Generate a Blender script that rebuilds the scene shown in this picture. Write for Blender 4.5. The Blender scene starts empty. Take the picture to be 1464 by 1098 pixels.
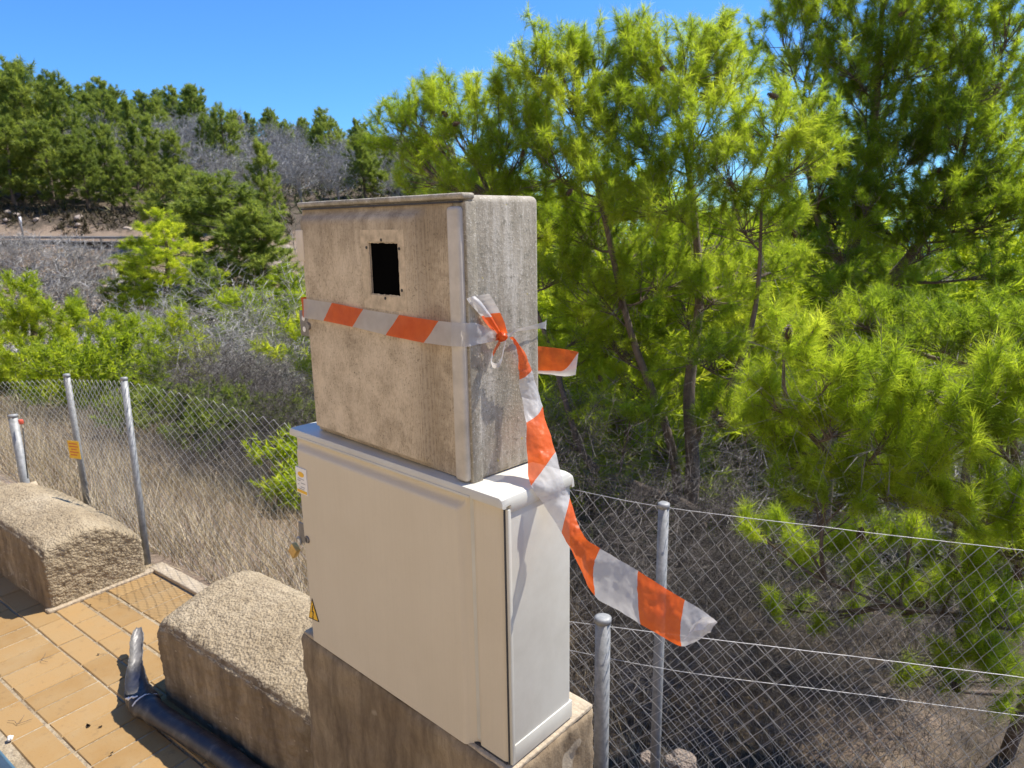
import bpy, bmesh, math, random
import numpy as np
from mathutils import Vector, Matrix, noise as mnoise

random.seed(7)
RNG = np.random.default_rng(7)
scene = bpy.context.scene
col = scene.collection

# ------------------------------------------------------------------ camera
EYE = np.array([0.0, 0.0, 1.65])
YAW, PITCH, ROLL, FPX = 0.74514, 0.22472, -0.01718, 1007.3


def cam_axes():
    d = np.array([-math.sin(YAW) * math.cos(PITCH), math.cos(YAW) * math.cos(PITCH), -math.sin(PITCH)])
    r = np.array([math.cos(YAW), math.sin(YAW), 0.0])
    u = np.cross(r, d)
    c, s = math.cos(ROLL), math.sin(ROLL)
    return c * r + s * u, -s * r + c * u, d


CR, CU, CD = cam_axes()
cam_data = bpy.data.cameras.new('camera')
cam = bpy.data.objects.new('camera', cam_data)
col.objects.link(cam)
cam.matrix_world = Matrix(((CR[0], CU[0], -CD[0], EYE[0]), (CR[1], CU[1], -CD[1], EYE[1]),
                           (CR[2], CU[2], -CD[2], EYE[2]), (0, 0, 0, 1)))
cam_data.sensor_width = 36.0
cam_data.lens = 36.0 * FPX / 1464.0
cam_data.clip_start = 0.05
cam_data.clip_end = 6000
cam_data.dof.use_dof = True
cam_data.dof.focus_distance = 1.35
cam_data.dof.aperture_fstop = 10.0
scene.camera = cam

# ------------------------------------------------------------------ light
SUN_AZ, SUN_EL = math.radians(23), math.radians(57)     # azimuth measured from +Y towards +X
world = bpy.data.worlds.new('World')
scene.world = world
world.use_nodes = True
wn = world.node_tree
sky = wn.nodes.new('ShaderNodeTexSky')
sky.sky_type = 'NISHITA'
sky.sun_disc = False
sky.sun_elevation = SUN_EL
sky.sun_rotation = SUN_AZ
sky.air_density = 1.0
sky.dust_density = 0.2
sky.ozone_density = 3.0
bg = wn.nodes['Background']
bg.inputs['Strength'].default_value = 0.12
deep = wn.nodes.new('ShaderNodeMix'); deep.data_type = 'RGBA'; deep.blend_type = 'MULTIPLY'     # clear, dry air: deeper blue all over
deep.inputs[0].default_value = 1.0; deep.inputs[7].default_value = (.33, .64, 1.02, 1)
wn.links.new(sky.outputs[0], deep.inputs[6])
wn.links.new(deep.outputs[2], bg.inputs[0])

sun_data = bpy.data.lights.new('sun', 'SUN')
sun_data.energy = 4.8
sun_data.angle = math.radians(0.53)
sun_data.color = (1.0, 0.94, 0.85)
sun = bpy.data.objects.new('sun', sun_data)
col.objects.link(sun)
SUN = Vector((math.sin(SUN_AZ) * math.cos(SUN_EL), math.cos(SUN_AZ) * math.cos(SUN_EL), math.sin(SUN_EL)))
sun.rotation_euler = SUN.to_track_quat('Z', 'Y').to_euler()

vs = scene.view_settings
vs.view_transform = 'Standard'
vs.look = 'None'
vs.exposure = 0.75
vs.gamma = 1.0
vs.use_curve_mapping = False
scene.cycles.max_bounces = 6
scene.cycles.transparent_max_bounces = 8

# ------------------------------------------------------------------ frames of reference
TW = math.radians(5.5)
E1 = np.array([math.cos(TW), math.sin(TW), 0.0])        # along the low wall
E2 = np.array([-math.sin(TW), math.cos(TW), 0.0])       # towards the valley
P0 = np.array([-1.45, 0.79, 0.0])
FW = np.array([-math.sin(YAW), math.cos(YAW)])
SD = np.array([math.cos(YAW), math.sin(YAW)])


def W(u, v, z):
    return P0 + E1 * u + E2 * v + np.array([0, 0, z])


def at(x, y, depth):
    """point of the place measured off the photograph: pixel and distance"""
    return EYE + (CD + CR * (x - 732) / FPX - CU * (y - 549) / FPX) * depth


# ------------------------------------------------------------------ helpers
def tag(o, label=None, cat=None, group=None, kind=None):
    if label: o['label'] = label
    if cat: o['category'] = cat
    if group: o['group'] = group
    if kind: o['kind'] = kind
    return o


def empty(name, loc, label, cat, rz=0.0, group=None):
    o = bpy.data.objects.new(name, None)
    o.empty_display_size = 0.1
    col.objects.link(o)
    o.location = [float(c) for c in loc]
    o.rotation_euler = (0, 0, rz)
    return tag(o, label, cat, group)


def link(name, me, mat=None, parent=None, loc=None, rz=0.0):
    if mat is not None and len(me.materials) == 0:
        for m in (mat if isinstance(mat, (list, tuple)) else [mat]):
            me.materials.append(m)
    o = bpy.data.objects.new(name, me)
    col.objects.link(o)
    if parent is not None: o.parent = parent
    if loc is not None: o.location = [float(c) for c in loc]
    if rz: o.rotation_euler = (0, 0, rz)
    return o


def mesh_np(name, V, Fa, smooth=False, tint=None, uv=None):
    """V (n,3); Fa (m,k) with one face size"""
    V = np.asarray(V, np.float32); Fa = np.asarray(Fa, np.int32)
    me = bpy.data.meshes.new(name)
    k = Fa.shape[1]
    me.vertices.add(len(V)); me.vertices.foreach_set('co', V.ravel())
    me.loops.add(Fa.size); me.loops.foreach_set('vertex_index', Fa.ravel())
    me.polygons.add(len(Fa))
    me.polygons.foreach_set('loop_start', np.arange(0, Fa.size, k, dtype=np.int32))
    me.polygons.foreach_set('loop_total', np.full(len(Fa), k, np.int32))
    me.polygons.foreach_set('use_smooth', np.full(len(Fa), smooth))
    me.update(calc_edges=True)
    if tint is not None:
        a = me.attributes.new('tint', 'FLOAT', 'FACE')
        a.data.foreach_set('value', np.asarray(tint, np.float32))
    if uv is not None:
        l = me.uv_layers.new(name='UVMap')
        l.data.foreach_set('uv', np.asarray(uv, np.float32)[Fa.ravel()].ravel())
    return me


def bm_mesh(name, bm, smooth_angle=40):
    bmesh.ops.recalc_face_normals(bm, faces=bm.faces)
    me = bpy.data.meshes.new(name)
    bm.to_mesh(me); bm.free()
    me.polygons.foreach_set('use_smooth', np.full(len(me.polygons), True))
    me.update()
    try:
        me.set_sharp_from_angle(angle=math.radians(smooth_angle))
    except Exception:
        pass
    return me


def add_box(bm, x0, x1, y0, y1, z0, z1, r=0.0, seg=2):
    res = bmesh.ops.create_cube(bm, size=1.0)
    vs_ = res['verts']
    for v in vs_:
        v.co = Vector((x0 + (v.co.x + .5) * (x1 - x0), y0 + (v.co.y + .5) * (y1 - y0), z0 + (v.co.z + .5) * (z1 - z0)))
    if r > 0:
        es = list({e for v in vs_ for e in v.link_edges})
        bmesh.ops.bevel(bm, geom=es, offset=r, segments=seg, profile=.5, affect='EDGES')


def rbox(name, x0, x1, y0, y1, z0, z1, r, mat, parent=None, seg=2):
    bm = bmesh.new(); add_box(bm, x0, x1, y0, y1, z0, z1, r, seg)
    return link(name, bm_mesh(name, bm), mat, parent)


def frames(path):
    path = np.asarray(path, float)
    t = np.gradient(path, axis=0); t /= np.linalg.norm(t, axis=1)[:, None] + 1e-12
    ref = np.array([0, 0, 1.0]) if abs(t[:, 2]).mean() < .8 else np.array([1.0, 0, 0])
    a = np.cross(t, ref); a /= np.linalg.norm(a, axis=1)[:, None] + 1e-12
    b = np.cross(a, t)
    return path, t, a, b


def tube_arrays(path, rad, sides=6, cap=True):
    path, t, a, b = frames(path)
    n = len(path); rad = np.broadcast_to(np.asarray(rad, float), (n,))
    th = np.arange(sides) * 2 * math.pi / sides
    V = path[:, None, :] + rad[:, None, None] * (np.cos(th)[None, :, None] * a[:, None, :] + np.sin(th)[None, :, None] * b[:, None, :])
    V = V.reshape(-1, 3)
    F = []
    for i in range(n - 1):
        for j in range(sides):
            k = (j + 1) % sides
            F.append((i * sides + j, i * sides + k, (i + 1) * sides + k, (i + 1) * sides + j))
    F = np.array(F, np.int32)
    if cap:
        V = np.concatenate([V, path[:1], path[-1:]])
        c0, c1 = n * sides, n * sides + 1
        C = [(c0, (j + 1) % sides, j, j) for j in range(0)]
        ex = []
        for j in range(0, sides, 2):
            k = (j + 1) % sides; l = (j + 2) % sides
            ex.append((c0, l, k, j)); m = (n - 1) * sides
            ex.append((c1, m + j, m + k, m + l))
        F = np.concatenate([F, np.array(ex, np.int32)])
    return V, F


class Bag:
    """collects quads, to be linked as one mesh"""
    def __init__(self): self.V, self.F, self.n = [], [], 0
    def add(self, V, F): self.V.append(V); self.F.append(F + self.n); self.n += len(V)
    def tube(self, path, rad, sides=6, cap=True): self.add(*tube_arrays(path, rad, sides, cap))
    def mesh(self, name, smooth=True): return mesh_np(name, np.concatenate(self.V), np.concatenate(self.F), smooth)


def tube(name, path, rad, mat, parent=None, sides=12):
    b = Bag(); b.tube(path, rad, sides)
    return link(name, b.mesh(name), mat, parent)


# ------------------------------------------------------------------ materials
def mat(name):
    m = bpy.data.materials.new(name); m.use_nodes = True
    nt = m.node_tree; b = nt.nodes['Principled BSDF']
    return m, nt, b


def nd(nt, t, **kw):
    n = nt.nodes.new(t)
    for k, v in kw.items():
        if k in n.inputs: n.inputs[k].default_value = v
        else: setattr(n, k, v)
    return n


def coords(nt, kind='Object', scale=(1, 1, 1)):
    tc = nd(nt, 'ShaderNodeTexCoord'); mp = nd(nt, 'ShaderNodeMapping')
    mp.inputs['Scale'].default_value = scale
    nt.links.new(tc.outputs[kind], mp.inputs['Vector'])
    return mp.outputs[0]


def world_pos(nt, scale=(1, 1, 1)):
    g = nd(nt, 'ShaderNodeNewGeometry'); mp = nd(nt, 'ShaderNodeMapping')
    mp.inputs['Scale'].default_value = scale
    nt.links.new(g.outputs['Position'], mp.inputs['Vector'])
    return mp.outputs[0]


def noise_tex(nt, vec, scale, detail=6, rough=.6):
    n = nd(nt, 'ShaderNodeTexNoise', Scale=scale, Detail=detail, Roughness=rough)
    nt.links.new(vec, n.inputs['Vector'])
    return n.outputs['Fac']


def ramp(nt, fac, stops):
    r = nd(nt, 'ShaderNodeValToRGB')
    e = r.color_ramp.elements
    while len(e) < len(stops): e.new(.5)
    for i, (p, c) in enumerate(stops):
        e[i].position = p
        e[i].color = (*c, 1) if len(c) == 3 else c
    nt.links.new(fac, r.inputs[0])
    return r.outputs[0]


def g(v): return (v, v, v)


def mix(nt, fac, a, b, mode='MIX'):
    m = nd(nt, 'ShaderNodeMix', data_type='RGBA', blend_type=mode)
    for s, v in ((0, fac), (6, a), (7, b)):
        if hasattr(v, 'is_linked'): nt.links.new(v, m.inputs[s])
        elif s == 0: m.inputs[0].default_value = v
        else: m.inputs[s].default_value = (*v, 1)
    return m.outputs[2]


def math_n(nt, op, a, b=0.0):
    m = nd(nt, 'ShaderNodeMath', operation=op)
    for i, v in enumerate((a, b)):
        if hasattr(v, 'is_linked'): nt.links.new(v, m.inputs[i])
        else: m.inputs[i].default_value = v
    return m.outputs[0]


def bump(nt, b, h, strength, dist=.002, prev=None):
    n = nd(nt, 'ShaderNodeBump', Strength=strength, Distance=dist)
    nt.links.new(h, n.inputs['Height'])
    if prev is not None: nt.links.new(prev, n.inputs['Normal'])
    nt.links.new(n.outputs[0], b.inputs['Normal'])
    return n.outputs[0]


def plain(name, c, rough=.6, metal=0.0, var=.12, scale=30):
    m, nt, b = mat(name)
    f = noise_tex(nt, coords(nt), scale, 5)
    lo = tuple(x * (1 - var) for x in c); hi = tuple(min(1, x * (1 + var)) for x in c)
    nt.links.new(ramp(nt, f, [(.3, lo), (.7, hi)]), b.inputs['Base Color'])
    b.inputs['Roughness'].default_value = rough; b.inputs['Metallic'].default_value = metal
    return m


def m_polyester():            # clean grey box, faint vertical grain
    m, nt, b = mat('grey_polyester')
    v = coords(nt, 'Object', (160, 160, 2.5))
    f = noise_tex(nt, v, 2.2, 4)
    v2 = coords(nt)
    dirt = noise_tex(nt, v2, 5, 6, .65)
    c = mix(nt, .5, ramp(nt, f, [(.35, (.575, .50, .375)), (.65, (.61, .53, .40))]),
            ramp(nt, dirt, [(.3, (.54, .465, .345)), (.65, (.61, .535, .41))]))
    fine = noise_tex(nt, v2, 90, 4, .7)
    c = mix(nt, math_n(nt, 'MULTIPLY', ramp(nt, fine, [(.62, g(0)), (.75, g(1))]), .25), c, (.42, .38, .32))
    nt.links.new(c, b.inputs['Base Color'])
    b.inputs['Roughness'].default_value = .42
    bump(nt, b, f, .35, .0012)
    return m


def m_polyester_smooth():
    m, nt, b = mat('grey_polyester_smooth')
    v2 = coords(nt)
    dirt = noise_tex(nt, v2, 6, 6, .65)
    c = ramp(nt, dirt, [(.3, (.48, .455, .385)), (.6, (.575, .555, .48))])
    vs_ = coords(nt, 'Object', (6, 6, 1.2))
    st = noise_tex(nt, vs_, 5, 6, .7)
    c = mix(nt, math_n(nt, 'MULTIPLY', ramp(nt, st, [(.58, g(0)), (.72, g(1))]), .35), c, (.56, .53, .47))
    nt.links.new(c, b.inputs['Base Color'])
    b.inputs['Roughness'].default_value = .38
    bump(nt, b, noise_tex(nt, v2, 260, 2), .08, .001)
    return m


def m_weathered(name, front):
    m, nt, b = mat(name)
    v = coords(nt)
    big = noise_tex(nt, v, 6.5, 9, .74)
    strk = noise_tex(nt, coords(nt, 'Object', (14, 14, 1.6)), 2.4, 8, .7)
    fine = noise_tex(nt, v, 210, 3, .7)
    if front:
        base = ramp(nt, big, [(.30, (.26, .20, .125)), (.45, (.50, .405, .28)), (.62, (.66, .55, .40))])
        pat = noise_tex(nt, v, 19, 8, .75)
        base = mix(nt, .45, base, ramp(nt, pat, [(.36, (.28, .215, .135)), (.56, (.66, .545, .39))]))
        rib = nd(nt, 'ShaderNodeTexWave', wave_type='BANDS', bands_direction='X', Scale=66.0, Distortion=.5, Detail=2.0)
        rib.inputs['Detail Scale'].default_value = 1.5
        nt.links.new(coords(nt, 'Object', (1, 1, .12)), rib.inputs['Vector'])
        ridge = math_n(nt, 'MULTIPLY', rib.outputs['Fac'], 1.0)
        # grime sits in the grooves of the ribbing
        gr = math_n(nt, 'MULTIPLY', ramp(nt, ridge, [(.1, g(1)), (.6, g(0))]), math_n(nt, 'MULTIPLY', ramp(nt, big, [(.38, g(.8)), (.62, g(.12))]), ramp(nt, noise_tex(nt, coords(nt, 'Object', (1, 1, .7)), 150, 4, .7), [(.44, g(0)), (.58, g(1))])))
        base = mix(nt, gr, base, (.20, .155, .10))
        spk = math_n(nt, 'MULTIPLY', ramp(nt, fine, [(.57, g(0)), (.66, g(1))]), ramp(nt, pat, [(.4, g(.9)), (.62, g(.15))]))
        base = mix(nt, spk, base, (.10, .08, .055))
        sx = nd(nt, 'ShaderNodeSeparateXYZ'); nt.links.new(v, sx.inputs[0])
        run = ramp(nt, math_n(nt, 'ADD', sx.outputs[2], math_n(nt, 'MULTIPLY', math_n(nt, 'SUBTRACT', strk, .5), .35)), [(.36, g(0)), (.50, g(.55))])
        side = ramp(nt, math_n(nt, 'ADD', math_n(nt, 'ADD', sx.outputs[0], 1.0), math_n(nt, 'MULTIPLY', math_n(nt, 'SUBTRACT', pat, .5), .16)), [(.86, g(0)), (.91, g(.5)), (.955, g(.15))])
        base = mix(nt, run, base, (.17, .13, .085))
        base = mix(nt, side, base, (.20, .155, .105))
        nt.links.new(base, b.inputs['Base Color'])
        p = bump(nt, b, ridge, .5, .0013)
        bump(nt, b, fine, .35, .001, p)
    else:
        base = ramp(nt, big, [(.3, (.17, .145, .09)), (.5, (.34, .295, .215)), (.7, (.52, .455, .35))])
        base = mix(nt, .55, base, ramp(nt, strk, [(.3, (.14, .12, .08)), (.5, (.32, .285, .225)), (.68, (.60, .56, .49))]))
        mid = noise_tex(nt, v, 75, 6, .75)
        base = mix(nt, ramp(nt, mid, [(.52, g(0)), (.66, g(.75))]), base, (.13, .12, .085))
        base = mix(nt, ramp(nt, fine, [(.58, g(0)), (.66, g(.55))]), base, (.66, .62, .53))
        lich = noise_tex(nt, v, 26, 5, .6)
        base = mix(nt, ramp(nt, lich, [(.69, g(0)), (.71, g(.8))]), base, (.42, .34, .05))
        nt.links.new(base, b.inputs['Base Color'])
        p = bump(nt, b, mid, .5, .003)
        bump(nt, b, fine, .6, .0012, p)
    b.inputs['Roughness'].default_value = .85
    return m


def m_concrete(name, lo, mid_, hi, dark, bumpd=.006, dark_amt=.6):
    m, nt, b = mat(name)
    v = world_pos(nt)
    a = noise_tex(nt, v, 3.2, 8, .7)
    c1 = noise_tex(nt, v, 55, 8, .75)
    vo = nd(nt, 'ShaderNodeTexVoronoi', Scale=110.0); nt.links.new(v, vo.inputs['Vector'])
    base = ramp(nt, a, [(.3, lo), (.5, mid_), (.7, hi)])
    base = mix(nt, ramp(nt, c1, [(.48, g(0)), (.68, g(dark_amt))]), base, dark)
    base = mix(nt, ramp(nt, vo.outputs['Distance'], [(.12, g(.45)), (.3, g(0))]), base, tuple(min(1, x * 1.25) for x in hi))
    nt.links.new(base, b.inputs['Base Color'])
    b.inputs['Roughness'].default_value = .95
    p = bump(nt, b, c1, .9, bumpd)
    bump(nt, b, vo.outputs['Distance'], .7, bumpd * .8, p)
    return m


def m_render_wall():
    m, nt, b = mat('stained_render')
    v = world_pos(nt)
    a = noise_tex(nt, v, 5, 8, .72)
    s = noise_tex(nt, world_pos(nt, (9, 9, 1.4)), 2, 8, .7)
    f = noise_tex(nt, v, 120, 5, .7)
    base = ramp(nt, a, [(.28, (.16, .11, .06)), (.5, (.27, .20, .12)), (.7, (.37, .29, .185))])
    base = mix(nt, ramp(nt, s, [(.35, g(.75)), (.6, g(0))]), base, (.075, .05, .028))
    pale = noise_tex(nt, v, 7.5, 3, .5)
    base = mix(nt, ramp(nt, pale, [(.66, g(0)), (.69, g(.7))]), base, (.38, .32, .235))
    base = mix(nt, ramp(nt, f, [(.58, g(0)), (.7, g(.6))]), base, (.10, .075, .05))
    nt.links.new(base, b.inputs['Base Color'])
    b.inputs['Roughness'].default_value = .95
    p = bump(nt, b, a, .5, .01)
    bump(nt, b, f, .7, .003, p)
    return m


def m_paver():
    m, nt, b = mat('ochre_paver')
    oi = nd(nt, 'ShaderNodeObjectInfo')
    v = world_pos(nt)
    a = noise_tex(nt, v, 9, 6, .65)
    f = noise_tex(nt, v, 170, 4, .7)
    base = ramp(nt, oi.outputs['Random'], [(0, (.25, .142, .044)), (.5, (.295, .175, .060)), (1, (.335, .205, .078))])
    base = mix(nt, ramp(nt, a, [(.35, g(.45)), (.65, g(0))]), base, (.31, .215, .10))
    base = mix(nt, ramp(nt, f, [(.58, g(0)), (.72, g(.5))]), base, (.13, .078, .03))
    st = noise_tex(nt, v, 17, 6, .7)
    base = mix(nt, ramp(nt, st, [(.58, g(0)), (.72, g(.55))]), base, (.12, .08, .04))
    d = noise_tex(nt, v, 3.3, 5, .6)
    base = mix(nt, ramp(nt, d, [(.55, g(0)), (.75, g(.4))]), base, (.32, .24, .13))
    nt.links.new(base, b.inputs['Base Color'])
    b.inputs['Roughness'].default_value = .9
    bump(nt, b, f, .5, .0015)
    return m


def m_ground():
    m, nt, b = mat('dry_soil')
    v = world_pos(nt)
    a = noise_tex(nt, v, .35, 8, .65)
    f = noise_tex(nt, v, 6, 8, .75)
    base = ramp(nt, a, [(.3, (.155, .105, .07)), (.5, (.24, .17, .12)), (.7, (.32, .245, .18))])
    base = mix(nt, ramp(nt, f, [(.4, g(.55)), (.62, g(0))]), base, (.15, .12, .075))
    base = mix(nt, ramp(nt, noise_tex(nt, v, 22, 6, .75), [(.55, g(0)), (.7, g(.55))]), base, (.38, .30, .22))
    # needle litter under the pines; on the road bank, tree shade put into colour
    lt = nd(nt, 'ShaderNodeAttribute', attribute_name='litter_shade')
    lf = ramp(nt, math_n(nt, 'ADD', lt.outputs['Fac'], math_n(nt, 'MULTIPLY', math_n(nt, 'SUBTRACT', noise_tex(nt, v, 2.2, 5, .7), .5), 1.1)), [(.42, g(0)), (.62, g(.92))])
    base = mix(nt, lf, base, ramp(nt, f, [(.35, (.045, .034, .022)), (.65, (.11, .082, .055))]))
    pl_ = nd(nt, 'ShaderNodeAttribute', attribute_name='bounce_slope')       # unseen slope added across the road, paled to bounce warm light
    base = mix(nt, pl_.outputs['Fac'], base, ramp(nt, f, [(.3, (.42, .33, .22)), (.65, (.60, .50, .36))]))
    nt.links.new(base, b.inputs['Base Color'])
    b.inputs['Roughness'].default_value = 1
    bump(nt, b, f, .8, .08)
    return m


def m_needles(name, lo, mid_, hi, trans, tfac=.45, wscale=1.2):
    m, nt, b = mat(name)
    at_ = nd(nt, 'ShaderNodeAttribute', attribute_name='tint')
    oi = nd(nt, 'ShaderNodeObjectInfo')
    cl = noise_tex(nt, world_pos(nt), wscale, 3)
    s = math_n(nt, 'ADD', math_n(nt, 'MULTIPLY', at_.outputs['Fac'], .55), math_n(nt, 'MULTIPLY', cl, .45))
    s = math_n(nt, 'ADD', s, math_n(nt, 'MULTIPLY', math_n(nt, 'SUBTRACT', oi.outputs['Random'], .5), .22))
    base = ramp(nt, s, [(.22, lo), (.5, mid_), (.8, hi)])
    nt.links.new(base, b.inputs['Base Color'])
    b.inputs['Roughness'].default_value = .55
    b.inputs['Specular IOR Level'].default_value = .3
    tr = nd(nt, 'ShaderNodeBsdfTranslucent')
    tb = mix(nt, 1.0, base, trans, 'MULTIPLY')
    nt.links.new(tb, tr.inputs['Color'])
    mx = nd(nt, 'ShaderNodeMixShader', Fac=tfac)
    nt.links.new(b.outputs[0], mx.inputs[1]); nt.links.new(tr.outputs[0], mx.inputs[2])
    nt.links.new(mx.outputs[0], nt.nodes['Material Output'].inputs['Surface'])
    return m


def m_tinted(name, stops, rough=.95, wscale=2.0):
    m, nt, b = mat(name)
    at_ = nd(nt, 'ShaderNodeAttribute', attribute_name='tint')
    s = math_n(nt, 'ADD', math_n(nt, 'MULTIPLY', at_.outputs['Fac'], .6), math_n(nt, 'MULTIPLY', noise_tex(nt, world_pos(nt), wscale, 3), .4))
    nt.links.new(ramp(nt, s, stops), b.inputs['Base Color'])
    b.inputs['Roughness'].default_value = rough
    b.inputs['Specular IOR Level'].default_value = .1
    return m


def m_bark(name, lo, hi):
    m, nt, b = mat(name)
    f = noise_tex(nt, world_pos(nt, (1, 1, .35)), 30, 6, .7)
    nt.links.new(ramp(nt, f, [(.3, lo), (.7, hi)]), b.inputs['Base Color'])
    b.inputs['Roughness'].default_value = .95
    bump(nt, b, f, .8, .01)
    return m


def m_galv():
    m, nt, b = mat('galvanised_steel')
    f = noise_tex(nt, coords(nt), 40, 5, .7)
    nt.links.new(ramp(nt, f, [(.3, (.20, .205, .20)), (.7, (.36, .36, .35))]), b.inputs['Base Color'])
    b.inputs['Metallic'].default_value = .3
    b.inputs['Roughness'].default_value = .62
    return m


def m_tape():
    m, nt, b = mat('barrier_tape_film')
    uv = nd(nt, 'ShaderNodeUVMap', uv_map='UVMap')
    sp = nd(nt, 'ShaderNodeSeparateXYZ'); nt.links.new(uv.outputs[0], sp.inputs[0])
    fr = math_n(nt, 'FRACT', math_n(nt, 'ADD', sp.outputs[0], 8.0))
    isor = ramp(nt, math_n(nt, 'LESS_THAN', fr, .5), [(0, g(0)), (1, g(1))])
    n = noise_tex(nt, world_pos(nt), 40, 4)
    orange = ramp(nt, n, [(.3, (.72, .110, .012)), (.7, (.84, .155, .020))])
    white = ramp(nt, n, [(.3, (.58, .56, .545)), (.7, (.68, .665, .65))])
    c = mix(nt, isor, white, orange)
    nt.links.new(c, b.inputs['Base Color'])
    b.inputs['Roughness'].default_value = .42
    wv = noise_tex(nt, world_pos(nt, (1, 1, 1)), 55, 3)
    bump(nt, b, wv, .35, .004)
    tr = nd(nt, 'ShaderNodeBsdfTranslucent'); nt.links.new(c, tr.inputs['Color'])
    mx = nd(nt, 'ShaderNodeMixShader', Fac=.42)
    nt.links.new(b.outputs[0], mx.inputs[1]); nt.links.new(tr.outputs[0], mx.inputs[2])
    tp = nd(nt, 'ShaderNodeBsdfTransparent')
    m2 = nd(nt, 'ShaderNodeMixShader')
    fac = math_n(nt, 'SUBTRACT', .20, math_n(nt, 'MULTIPLY', isor, .14))
    nt.links.new(fac, m2.inputs[0])
    nt.links.new(mx.outputs[0], m2.inputs[1]); nt.links.new(tp.outputs[0], m2.inputs[2])
    nt.links.new(m2.outputs[0], nt.nodes['Material Output'].inputs['Surface'])
    return m


M = {}
M['poly'] = m_polyester(); M['poly_s'] = m_polyester_smooth()
M['old_front'] = m_weathered('weathered_polyester_front', True)
M['old_side'] = m_weathered('weathered_polyester_side', False)
M['old_edge'] = plain('smooth_grey_edge', (.50, .45, .375), .6, 0, .25, 14)
M['dark'] = plain('dark_interior', (.003, .003, .003), 1.0)
M['dark'].node_tree.nodes['Principled BSDF'].inputs['Specular IOR Level'].default_value = 0.0
M['steel'] = plain('dull_steel', (.22, .21, .20), .5, .6, .3, 60)
M['brass'] = plain('brass', (.62, .40, .13), .4, .6, .15, 80)
M['clean_border'] = plain('cleaner_polyester', (.50, .405, .28), .85, 0, .28, 60)
M['rubber'] = plain('black_gasket', (.03, .03, .035), .7)
M['white_label'] = plain('white_label', (.78, .76, .72), .5, 0, .04)
M['beige_label'] = plain('faded_label', (.62, .54, .43), .7, 0, .08)
M['yellow'] = plain('yellow_print', (.80, .46, .02), .5, 0, .05)
M['black'] = plain('black_print', (.02, .02, .02), .6)
M['grey_print'] = plain('grey_print', (.38, .37, .37), .6)
M['red_print'] = plain('red_print', (.60, .10, .05), .6)
M['rough'] = m_concrete('split_concrete', (.27, .205, .12), (.37, .29, .18), (.46, .375, .25), (.10, .07, .035), .009, .8)
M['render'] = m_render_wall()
M['mortar'] = m_concrete('sandy_mortar', (.33, .255, .165), (.41, .33, .225), (.48, .40, .29), (.20, .145, .085), .003, .45)
M['paver'] = m_paver()
M['sand'] = m_concrete('joint_sand', (.22, .155, .085), (.32, .25, .155), (.44, .37, .26), (.10, .065, .035), .004, .8)
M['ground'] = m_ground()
M['galv'] = m_galv()
M['wire'] = plain('galvanised_wire', (.50, .49, .47), .5, .2, .2, 50)
M['tape'] = m_tape()
M['bark'] = m_bark('pine_bark', (.075, .055, .04), (.20, .155, .12))
M['twig'] = m_bark('grey_twig', (.20, .175, .155), (.36, .33, .30))
M['needle_near'] = m_needles('pine_needles', (.075, .125, .016), (.205, .275, .026), (.38, .42, .055), (2.1, 2.1, 1.1), .62, 1.5)
M['needle_young'] = m_needles('young_pine_needles', (.10, .155, .016), (.275, .35, .030), (.47, .50, .065), (2.0, 2.0, 1.1), .62, 2.5)
M['needle_far'] = m_needles('distant_pine_needles', (.10, .14, .028), (.195, .245, .048), (.31, .345, .075), (1.8, 1.8, 1.2), .5, .12)  # bluer and less saturated: haze of the distance put into the colour
M['needle_mid'] = m_needles('valley_pine_needles', (.11, .165, .016), (.29, .355, .030), (.47, .49, .055), (1.9, 1.9, 1.0), .58, .4)
M['bare'] = m_tinted('bare_grey_twigs', [(.2, (.25, .235, .215)), (.5, (.43, .41, .38)), (.8, (.60, .58, .54))], .95, .8)
M['dark_bare'] = m_tinted('dry_brown_twigs', [(.2, (.07, .06, .05)), (.5, (.15, .13, .115)), (.8, (.27, .25, .23))], .95, .8)
M['dry'] = m_tinted('dry_grass', [(.15, (.16, .15, .06)), (.3, (.30, .23, .125)), (.55, (.47, .385, .25)), (.85, (.64, .56, .42))], .9, 2.0)
M['scrub'] = m_tinted('low_scrub', [(.2, (.055, .075, .02)), (.5, (.11, .125, .045)), (.8, (.24, .21, .12))], .95, .3)
M['dark_scrub'] = m_tinted('brown_scrub', [(.2, (.035, .035, .015)), (.5, (.075, .065, .035)), (.8, (.15, .115, .075))], .95, .3)
M['cone'] = plain('cone_scales', (.10, .065, .042), .8, 0, .4, 60)
M['stone'] = m_concrete('pale_stone', (.28, .21, .16), (.38, .31, .25), (.48, .41, .34), (.26, .20, .15), .02)
M['asphalt'] = plain('asphalt', (.06, .06, .062), .9, 0, .2, 90)
M['bluepipe'] = plain('navy_plastic', (.012, .02, .06), .35, 0, .3, 30)
M['pipeout'] = plain('weathered_plastic_skin', (.16, .145, .125), .45, 0, .4, 14)
M['sheet'] = plain('blue_grey_sheet', (.035, .055, .075), .35, 0, .2, 20)
M['sheet_edge'] = plain('pale_blue_edge', (.07, .13, .17), .4, 0, .1, 20)
M['sea'] = plain('distant_water', (.10, .20, .30), .25, 0, .1, .01)
M['white_paint'] = plain('white_paint', (.75, .74, .72), .6, 0, .05)


# ------------------------------------------------------------------ terrain
def sstep(x, a, b):
    t = np.clip((x - a) / (b - a), 0, 1); return t * t * (3 - 2 * t)


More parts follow.
